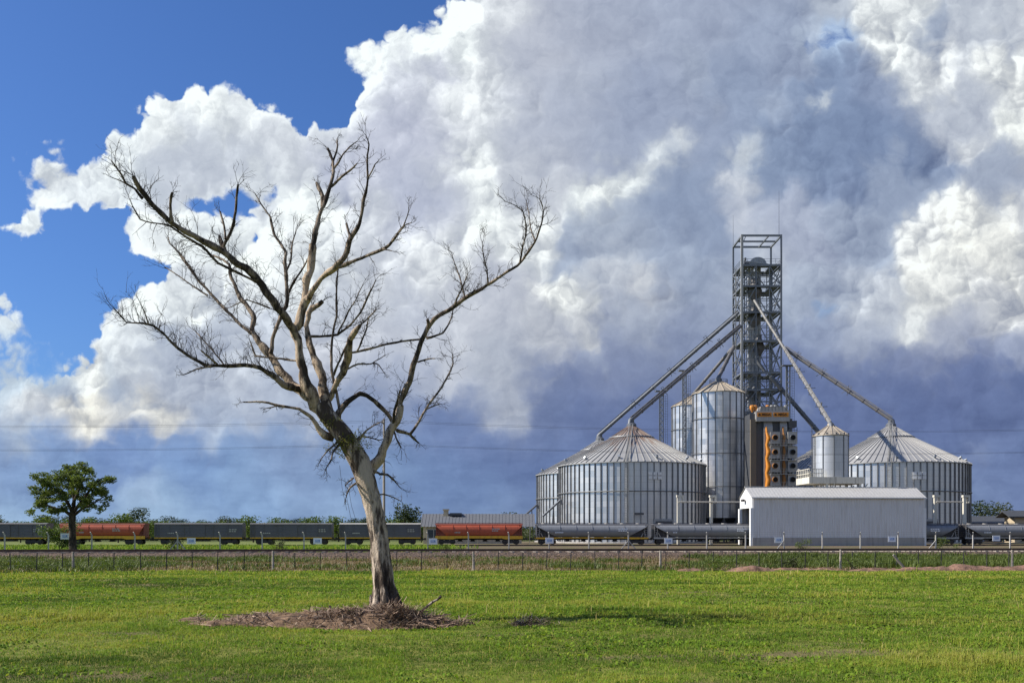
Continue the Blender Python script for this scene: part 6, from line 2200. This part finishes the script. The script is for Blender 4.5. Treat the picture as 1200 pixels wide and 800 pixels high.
def build_yard_fence():
    rz = math.atan(RS2)
    t = thing('yard_fence', 'yard fence of pale concrete posts with bent tops behind the railway line', 'fence', (0, F2, 0), rz)
    c = math.cos(rz)
    xs = []
    x = f2x(5.6)
    while x < 56:
        xs.append(x / c)
        x += 3.72
    xs = [xs[0] - 3.72 * 2, xs[0] - 3.72] + xs
    proto = None
    for i, x in enumerate(xs):
        if proto is None:
            mb = MB()
            mb.bar((0, 0, -.2), (0, 0, 1.66), .105)
            mb.bar((0, 0, 1.64), (-.09, -.14, 1.92), .085)
            o = proto = mb.build('post', M['postc'], t)
        else:
            o = proto.copy()
            COL.objects.link(o)
            o.parent = t
        o.location = (x, 0, 0)
        if i in (1, 6, 17, 21, 25, 29):
            for s in ((-1, 1) if i in (17, 6, 29) else (-1,)):
                mb = MB()
                mb.bar((x, 0, 1.15), (x + s * 1.0, 0, -.05), .08)
                mb.build('strut', M['postc'], t)
    for z in (.3, .7, 1.1, 1.5, 1.72, 1.9):
        mb = MB()
        y = 0 if z < 1.65 else -.04 - (z - 1.65) * .3
        mb.tube([(xs[0], -.07 + y, z), (xs[-1], -.07 + y, z)], .004, 3, cap=False)
        mb.build('wire', M['wire'], t)
    signs = [(77, 628, 'blue and white sign board on the yard fence left of the green tree trunk'), (224.8, 633.5, 'blue and white sign board before the third wagon from the left'), (372.5, 633.5, 'blue and white sign board before the dark wagon left of the dead tree'),
             (507.6, 634, 'blue and white sign board at the left end of the bright red wagon'), (643.8, 633, 'blue and white sign board at the left end of the first grey hopper'), (783, 633.5, 'blue and white sign board below the joint of two grey hoppers'),
             (912, 632.3, 'blue and white sign board at the left part of the white shed wall'), (1044.5, 631.2, 'blue and white sign board at the right part of the white shed wall'), (1166.6, 630.3, 'blue and white sign board farthest right, before the last grey hopper')]
    for (px, py, lab) in signs:
        x = f2x(px)
        y = F2 + RS2 * x
        z = EYE + (HOR - py) / F * (y - .15)
        s = thing('sign_board', lab, 'sign', (x, y - .16, z), rz, 'blue and white boards on the yard fence')
        mb = MB()
        mb.box(-.38, .38, -.015, .015, -.27, .27)
        mb.build('board', M['sign_white'], s)
        mb = MB()
        mb.box(-.22, .22, -.03, -.0155, -.11, .11)
        mb.build('blue_field', M['sign_blue'], s)
        mb = MB()
        mb.box(-.19, .10, -.036, -.0305, .02, .06)
        mb.box(-.19, .16, -.036, -.0305, -.06, -.03)
        mb.build('worn_line', M['sign_white'], s)


build_yard_fence()


# ------------------------------------------------------------------ power line
def build_power_line():
    Yp = 112.0
    xs = [P(450, 0, Yp).x - 92, P(450, 0, Yp).x, P(450, 0, Yp).x + 92]
    top = 14.7
    tops = []
    for k, x in enumerate(xs):
        y = Yp + .06 * (x - xs[1])
        lab = ('slim wooden utility pole seen just right of the dead trunk', 'slim wooden utility pole outside the left edge', 'slim wooden utility pole outside the right edge')[(1, 0, 2)[k]]
        t = thing('utility_pole', lab, 'utility pole', (x, y, 0), 0, 'poles of the power line')
        mb = MB()
        mb.tube([(0, 0, -.3), (0, 0, top)], [.17, .11], 10)
        mb.build('pole', M['wood'], t)
        for z in (11.6, 14.2):
            mb = MB()
            mb.bar((-.1, -.9, z), (-.1, .9, z), .10, .12)
            mb.build('crossarm', M['wood'], t)
            for yy in (-.75, .75):
                mb = MB()
                mb.lathe((-.1, yy, z), [(.05, .05), (.07, .1), (.05, .16), (.06, .22), (0, .25)], 8)
                mb.build('insulator', M['white'], t)
        tops.append((x, y))
    for (yy, z, n) in ((-.75, 11.85, 'nearer'), (.75, 11.85, 'farther'), (-.75, 14.45, 'nearer'), (.75, 14.45, 'farther')):
        mb = MB()
        for (a, b) in zip(tops, tops[1:]):
            pts = []
            for k in range(25):
                f = k / 24
                pts.append((a[0] + (b[0] - a[0]) * f - .1, a[1] + (b[1] - a[1]) * f + yy, z - .9 * 4 * f * (1 - f)))
            mb.tube(pts, .013, 4, cap=False)
        o = mb.build('power_cable', M['wire'])
        tag(o, f'thin {"upper" if z > 13 else "lower"} power cable, {n} of its pair, crossing the sky behind the dead tree', 'cable', 'cables of the power line')


build_power_line()


# ------------------------------------------------------------------ buildings behind the train
def build_buildings():
    Y = 186.0
    X0, X1 = P(492.5, 0, Y).x, P(627, 0, Y).x
    t = thing('station_building', 'long low beige building with grey ribbed roof and small chimney behind the red wagon', 'building', (X0, Y, 0), .0)
    L, D = X1 - X0, 9.0
    E, Rg = 3.45, 5.65
    mb = MB()
    mb.box(.5, L - 2.5, .5, D - .5, 0, E)
    mb.build('wall', M['beige'], t)
    mb = MB()
    n = int(L / .62)
    for k in range(n):
        x0, x1 = L * k / n, L * (k + 1) / n
        for (a, b, c) in ((x0, x0 + (x1 - x0) * .3, .05), (x0 + (x1 - x0) * .3, x1, .0)):
            mb.quad((a, -.2, E - .3 + c), (b, -.2, E - .3 + c), (b, D / 2, Rg + c), (a, D / 2, Rg + c))
            mb.quad((b, D + .2, E - .3 + c), (a, D + .2, E - .3 + c), (a, D / 2, Rg + c), (b, D / 2, Rg + c))
    r = mb.build('roof', M['grey_roof'], t)
    mb = MB()
    cx = P(521, 0, Y).x - X0
    mb.box(cx - .45, cx + .45, 3.6, 4.5, 4.6, 6.3)
    mb.box(cx - .6, cx + .6, 3.45, 4.65, 6.3, 6.55)
    mb.build('chimney', M['beige'], t)
    mb = MB()
    mb.box(cx + .8, cx + 3.0, 3.2, 4.4, 5.35, 5.80)
    mb.build('roof_vent', M['dark_roof'], t)
    for xx in (1.2, 6.5, 10.5, 14.5):
        mb = MB()
        mb.box(xx, xx + 2.6, .38, .497, 1.0, 2.7)
        w = mb.build('window', M['sill'], t)
        for q in (0, 1):
            mb = MB()
            mb.box(xx + .15 + q * 1.2, xx + 1.2 + q * 1.2, .34, .377, 1.12, 2.58)
            mb.build('pane', M['window'], w)
    for k in range(5):
        x = 1 + (L - 2) * k / 4
        mb = MB()
        mb.bar((x, -.05, 0), (x, -.05, E - .25), .14)
        mb.build('porch_post', M['beige'], t)
    # low dark roofed shed and beige house at the right edge
    Y = 232.0
    X0 = P(1139, 0, Y).x
    L = P(1190, 0, Y).x - X0
    t = thing('long_shed', 'low dark roofed open shed right of the silo', 'shed', (X0, Y, 0))
    mb = MB()
    mb.prism([(-.3, 4.4), (5, 6.1), (10.3, 4.4), (10.3, 4.2), (5, 5.9), (-.3, 4.2)], 'x', 0, L)
    mb.build('roof', M['dark_roof'], t)
    for k in range(5):
        mb = MB()
        mb.bar((.3 + (L - .6) * k / 4, 0, 0), (.3 + (L - .6) * k / 4, 0, 4.3), .25)
        mb.build('post', M['steel'], t)
    mb = MB()
    mb.box(.2, L - .2, 6, 9.9, 0, 4.2)
    mb.build('wall', M['dryer_dark'], t)
    Y = 214.0
    X0 = P(1189, 0, Y).x
    t = thing('beige_house', 'beige house with dark overhanging roof cut by the right edge', 'building', (X0, Y, 0))
    mb = MB()
    mb.box(0, 14, 0, 4.4, 0, 5.6)
    mb.build('wall', M['beige'], t)
    mb = MB()
    mb.prism([(-.9, 5.6), (2.2, 6.9), (5.3, 5.6), (5.3, 5.35), (2.2, 6.6), (-.9, 5.35)], 'x', -1.6, 15)
    mb.build('roof', M['dark_roof'], t)
    for xx in (2, 8):
        mb = MB()
        mb.box(xx, xx + 1.8, -.09, -.003, 1.2, 3.0)
        mb.build('window', M['window'], t)
    # slanting augers beside the far left silo
    for (a, b, lab) in ((P(617, 602, 214), P(629.5, 591, 216), 'thin slanting auger tube left of the far left silo'), (P(640, 601, 195), P(657, 585.5, 195), 'thin slanting auger tube before the far left silo wall')):
        mid = (a.x, a.y, 0)
        t = thing('auger', lab, 'auger', mid, 0, 'slanting augers by the left silos')
        mb = MB()
        o = Vector(mid)
        mb.tube([a - o - (b - a) * .25, b - o], .22, 10)
        mb.tube([b - o, b - o + Vector((.3, 0, -.9))], .26, 8)
        mb.build('tube', M['spout_dark'], t)
        mb = MB()
        m0 = (a + b) / 2 - o
        mb.bar((m0.x - .5, m0.y - .6, 0), m0, .12)
        mb.bar((m0.x + .5, m0.y + .6, 0), m0, .12)
        mb.build('prop', M['dryer_dark'], t)


build_buildings()


# ------------------------------------------------------------------ dirt banks by the fence
def dirt_bank(label, x0, x1, y, h, w, seed, mat):
    xs = np.arange(x0 - .5, x1 + .51, .12)
    cs = np.linspace(-w, w, 19)
    X, C = np.meshgrid(xs, cs)
    prof = np.clip(1 - (C / w) ** 2, 0, 1)
    ends = np.clip((X - x0) / 1.2 + .2, 0, 1) * np.clip((x1 - X) / 1.2 + .2, 0, 1)
    H = h * prof * ends * (.35 + 1.1 * vnoise(X, C, .9, seed, 3)) + (vnoise(X, C, 4.5, seed + 5, 2) - .5) * .14 * prof
    Z = H - .03
    Yv = y + C + RS * X + (vnoise(X, X * 0, .5, seed + 9) - .5) * .8
    nx, ny = len(xs), len(cs)
    i = np.arange(nx - 1)[None, :] + nx * np.arange(ny - 1)[:, None]
    q = np.stack([i, i + 1, i + nx + 1, i + nx], -1).reshape(-1, 4)
    o = big_mesh('dirt_bank', np.stack([X, Yv, Z], -1).reshape(-1, 3), np.zeros((0, 3), int), q, mat, smooth=True)
    tag(o, label, 'earth bank', 'red dirt banks along the wire fence')


def build_banks():
    m, g, b = mat_new('red_dirt')
    co = g.node('ShaderNodeTexCoord').outputs['Object']
    n = g.noise(co, 2.6, 7, .68)
    n2 = g.noise(co, 14, 4, .7)
    col = g.mixc(g.maprange(n, .35, .68), (.10, .055, .035, 1), (.34, .19, .125, 1))
    g.nt.links.new(g.v('SCALE', col, g.m('ADD', .6, g.m('MULTIPLY', n2, .8))), b.inputs['Base Color'])
    b.inputs['Roughness'].default_value = .95
    bp = g.node('ShaderNodeBump')
    bp.inputs['Strength'].default_value = 1
    bp.inputs['Distance'].default_value = .06
    g.put(bp.inputs['Height'], g.m('ADD', n2, n))
    g.nt.links.new(bp.outputs[0], b.inputs['Normal'])
    X = lambda px: (px - 600) / F * 45.5
    dirt_bank('long bank of red dirt at the far right of the field edge', X(1000), X(1300), 44.7, .27, .7, 101, m)
    dirt_bank('heap of pale red dirt left of the leaning post', X(852), X(908), 44.9, .50, .7, 131, m)
    dirt_bank('small dark red dirt heap by the fence below the shed corner', X(795), X(828), 45.2, .36, .6, 151, m)
    dirt_bank('flat red dirt strip behind the weeds before the shed', X(905), X(1010), 46.2, .14, .6, 171, m)


build_banks()
# ------------------------------------------------------------------ living trees and scrub
M['leaf_mid'] = leaf_mat('leaf_mid', (.050, .078, .018), (.165, .205, .055), .4, patch=.8)
M['leaf_dark'] = leaf_mat('leaf_dark', (.016, .028, .010), (.055, .080, .026), .28, patch=.35)
M['leaf_olive'] = leaf_mat('leaf_olive', (.030, .042, .014), (.085, .100, .035), .28, patch=.3)
M['leaf_light'] = leaf_mat('leaf_light', (.050, .085, .014), (.130, .175, .035), .35, patch=.25)


def leaf_cloud(name, clumps, n, size, mat, seed, flat=.55, parent=None, soft=True):
    """many leaf-sized faces through the volume of the clumps (cx,cy,cz,rx,ry,rz), denser to the outside"""
    r = np.random.default_rng(seed)
    cl = np.array(clumps, float)
    vol = (cl[:, 3] * cl[:, 4] * cl[:, 5]) ** .8
    k = r.choice(len(cl), n, p=vol / vol.sum())
    d = r.normal(size=(n, 3))
    d /= np.linalg.norm(d, axis=1)[:, None]
    rad = np.where(r.random(n) < .7, r.uniform(.72, 1.06, n), r.random(n) ** .5)
    pos = cl[k, :3] + (np.clip(r.normal(size=(n, 3)), -1.35, 1.35) * .62 if soft else d * rad[:, None]) * cl[k, 3:]
    # sprigs: leaves gather in small bunches
    b = r.normal(size=(n, 3)) * size * .6
    grp = np.floor(pos / (size * 4)).sum(1)
    pos = pos + b
    u = r.normal(size=(n, 3))
    u[:, 2] *= flat
    u /= np.linalg.norm(u, axis=1)[:, None]
    v = np.cross(u, r.normal(size=(n, 3)))
    v /= np.linalg.norm(v, axis=1)[:, None]
    s = (size * r.uniform(.5, 1.25, n))[:, None]
    u, v = u * s, v * s * .5
    verts = np.stack([pos - u, pos + v, pos + u, pos - v], 1).reshape(-1, 3)
    q = np.arange(n)[:, None] * 4 + np.arange(4)[None, :]
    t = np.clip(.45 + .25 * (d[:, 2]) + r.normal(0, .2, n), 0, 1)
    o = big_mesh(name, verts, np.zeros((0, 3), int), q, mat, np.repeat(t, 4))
    if parent is not None:
        o.parent = parent
    return o


def build_green_tree():
    """the spreading tree by the yard fence, with gaps between its sprays of leaves"""
    Y = 84.0
    base = P(85, 0, Y)
    base.z = 0
    t = thing('green_tree', 'spreading small green tree with dark trunk by the yard fence at the left', 'tree', base)
    q = lambda px, py, dy=0.0: P(px, py, Y + dy) - base
    rr = random.Random(12)
    mb = MB()
    mb.tube([q(86, 652), q(85.5, 640), q(85, 625), q(84.5, 612), q(85, 602), q(86, 596)], [.36, .31, .28, .27, .27, .22], 12, lump=.08, seed=1)
    forks = []
    for (pts, r0) in (([(85, 605), (76, 598), (66, 596), (56, 592), (45, 588)], .17), ([(85, 600), (79, 588), (70, 578), (58, 570), (48, 562)], .17), ([(86, 598), (87, 584), (84, 570), (82, 558), (84, 548)], .18), ([(86, 600), (95, 588), (104, 576), (112, 565), (120, 560)], .17), ([(86, 604), (96, 596), (105, 592), (115, 586), (124, 580)], .14), ([(85, 592), (92, 575), (98, 560), (104, 550)], .14)):
        dy = rr.uniform(-1.6, 1.6)
        m = len(pts)
        P3 = [q(x, y, dy * i / (m - 1)) for i, (x, y) in enumerate(pts)]
        mb.tube(P3, [r0 * (1 - .75 * i / (m - 1)) for i in range(m)], 8, lump=.1, seed=int(r0 * 100))
        forks.append(P3)
    mb.build('trunk', M['bark_small'], t)
    clumps = []
    for (px, py, rp, rz) in ((47, 592, 13, 6), (38, 599, 8, 4), (52, 578, 15, 8), (45, 566, 12, 7), (62, 565, 14, 8), (75, 556, 13, 8), (88, 550, 14, 6), (100, 553, 13, 7), (108, 565, 14, 8), (120, 572, 10, 7), (96, 566, 14, 8), (80, 574, 15, 8), (68, 586, 14, 7), (112, 582, 12, 7), (104, 592, 10, 5), (122, 585, 7, 4), (64, 598, 11, 4), (86, 562, 14, 8), (116, 597, 5, 4), (53, 606, 7, 3), (92, 582, 11, 6)):
        for k in range(9):
            dy = rr.uniform(-2.3, 2.3)
            c = q(px + rr.gauss(0, rp * .55), py + rr.gauss(0, rz * .6), dy)
            s = rr.uniform(.22, .50)
            clumps.append((c.x, c.y, c.z, rp / F * Y * s, rp / F * Y * s, rz / F * Y * s * .9))
    leaf_cloud('crown', clumps, 19000, .105, M['leaf_mid'], 5, parent=t)
    # bush at its foot
    t2 = thing('green_bush', 'small bright green bush at the foot of the spreading tree', 'bush', P(70, 0, 100).xy.to_3d())
    cl = [(rr.gauss(0, .7), rr.gauss(0, .5), rr.uniform(.5, 2.6), .6, .6, .5) for k in range(16)]
    leaf_cloud('foliage', cl, 2600, .11, M['leaf_light'], 6, parent=t2)
    mb = MB()
    for k in range(4):
        mb.tube([(0, 0, 0), (rr.gauss(0, .3), rr.gauss(0, .3), 1.2)], [.05, .02], 5)
    mb.build('stem', M['bark_small'], t2)


build_green_tree()


def make_tree(name, seed, h, w, n, size, mat):
    """generic far tree: trunk and uneven crown of leaf clumps; origin at the foot"""
    rr = random.Random(seed)
    t = thing(name, None, 'tree')
    mb = MB()
    mb.tube([(0, 0, -.2), (rr.gauss(0, .1), 0, h * .3), (rr.gauss(0, .3), 0, h * .62)], [h * .035, h * .028, h * .012], 7, lump=.1, seed=seed)
    cl = []
    for k in range(13):
        a = rr.uniform(0, 6.283)
        f = rr.random() ** .6
        z = h * rr.uniform(.30, .92)
        rad = w * .5 * math.sin(math.pi * min(max((z / h - .12) / .95, .05), .95)) ** .7
        c = (math.cos(a) * rad * f * .8, math.sin(a) * rad * f * .8, z)
        s = w * rr.uniform(.13, .24)
        cl.append((*c, s, s, s * .8))
        if k % 3 == 0:
            mb.tube([(0, 0, h * .35), (c[0] * .5, c[1] * .5, h * .45), c], [h * .015, h * .011, h * .004], 5)
    mb.build('trunk', M['bark_small'], t)
    leaf_cloud('crown', cl, n, size, M[mat], seed + 1, parent=t)
    return t


def place(t, label, x, y, s, rz, group):
    t.location = (x, y, 0)
    t.scale = (s, s, s)
    t.rotation_euler = (0, 0, rz)
    tag(t, label, None, group)


def build_tree_belt():
    kinds = [make_tree('broadleaf_tree', 31, 8.0, 8.5, 1500, .28, 'leaf_dark'), make_tree('broadleaf_tree', 37, 7.0, 8.0, 1400, .28, 'leaf_olive'), make_tree('broadleaf_tree', 43, 9.0, 7.5, 1500, .30, 'leaf_dark'), make_tree('bushy_tree', 51, 5.0, 7.5, 1300, .26, 'leaf_light')]
    used = [False] * 4
    rr = random.Random(77)
    G_ = 'trees of the far belt beyond the wagons'
    labs = ['dark green round tree in the far belt along the horizon', 'olive green low tree in the far belt along the horizon', 'dark taller narrow tree in the far belt along the horizon', 'light green bushy tree standing before the far belt']

    def put(k, px, Y, h, lab=None, grp=G_):
        src = kinds[k]
        t = src if not used[k] else copy_tree(src)
        used[k] = True
        x = (px - 600) / F * Y
        place(t, lab or labs[k], x, Y, h / (8.0, 7.0, 9.0, 5.0)[k], rr.uniform(0, 6.28), grp)
        return t
    # single trees one can tell apart
    put(2, 474, 215, 8.6, 'dark green tree between the pale roofed wagon and the grey roofed building', None)
    put(0, 163, 300, 9.0, 'tallest dark tree of the belt, above the gap after the red brown wagon', None)
    put(0, 150, 310, 7.2, 'dark tree just left of the tallest tree of the belt', None)
    put(0, 1143, 300, 10.8, 'dark round tree right against the right hand silo', None)
    put(1, 1169, 310, 10.6, 'olive round tree above the low dark shed roof', None)
    put(1, 596, 240, 6.5, 'small dark tree top peeping over the grey roofed building', None)
    px = -60
    while px < 505:
        put(rr.choice((0, 0, 1, 2, 1)), px + rr.uniform(-5, 5), rr.uniform(300, 420), rr.uniform(5.0, 7.4))
        px += rr.uniform(5, 9)
    px = -50
    while px < 500:
        put(3, px + rr.uniform(-6, 6), rr.uniform(205, 260), rr.uniform(3.9, 5.3))
        px += rr.uniform(13, 24)
    for k in range(22):
        put(rr.choice((0, 1, 2)), rr.uniform(615, 1250), rr.uniform(330, 460), rr.uniform(4.8, 7.0))
    for k in range(4):
        if not used[k]:
            for c in list(kinds[k].children):
                bpy.data.objects.remove(c)
            bpy.data.objects.remove(kinds[k])
    # the scrub below them reads as one mass
    r = np.random.default_rng(9)
    cl = []
    for k in range(620):
        Y = r.uniform(265, 420)
        x = r.uniform(-.6, .62) * Y
        s = r.uniform(2.8, 4.6)
        cl.append((x, Y, s * .5, s * 1.5, s, s * .62))
    o = leaf_cloud('far_scrub', cl, 150000, .40, M['leaf_olive'], 19)
    tag(o, 'low olive scrub filling the belt under the far trees', 'scrub', kind='stuff')


build_tree_belt()


def build_weed_clumps():
    """single leafy weeds one can tell apart along the fences"""
    rr = random.Random(3)
    for (px, Y, h, w, mat, lab) in ((842, 46.6, .62, 1.2, 'leaf_light', 'leafy weed clump between two red dirt heaps'), (1000, 47.5, .85, 1.0, 'leaf_mid', 'taller leafy weed clump at the fence post below the shed'), (930, 49.5, .8, 1.1, 'leaf_olive', 'olive leafy weed clump behind the fence below the shed middle'), (1105, 96, 1.5, 1.6, 'leaf_mid', 'green bush at the right foot of the white shed'), (940, 100, 1.3, 1.3, 'leaf_mid', 'small green bush before the white shed wall'),
                                (518, 88, .9, 1.2, 'leaf_light', 'low green bush under the left end of the bright red wagon'), (130, 47, .55, 1.4, 'leaf_light', 'leafy weed clump at the left of the wire fence'), (36, 47, .5, 1.2, 'leaf_light', 'leafy weed clump at the far left of the wire fence'), (205, 90, 1.6, 1.2, 'leaf_olive', 'thin pale bush before the second dark wagon'), (330, 90, 1.5, 1.1, 'leaf_olive', 'thin pale bush before the dark wagon left of the dead tree')):
        t = thing('weed_clump', lab, 'plant', ((px - 600) / F * Y, Y, 0), 0, 'leafy weeds and bushes along the fences')
        cl = [(rr.gauss(0, w * .3), rr.gauss(0, w * .25), rr.uniform(.15, .85) * h, w * .2, w * .2, h * .2) for k in range(12)]
        leaf_cloud('foliage', cl, 520, .05 + .02 * (Y > 80), M[mat], px, parent=t)
        mb = MB()
        for k in range(5):
            mb.tube([(rr.gauss(0, w * .1), rr.gauss(0, w * .1), -.02), (rr.gauss(0, w * .25), rr.gauss(0, w * .2), h * .7)], [.015, .006], 4)
        mb.build('stem', M['bark_small'], t)


build_weed_clumps()
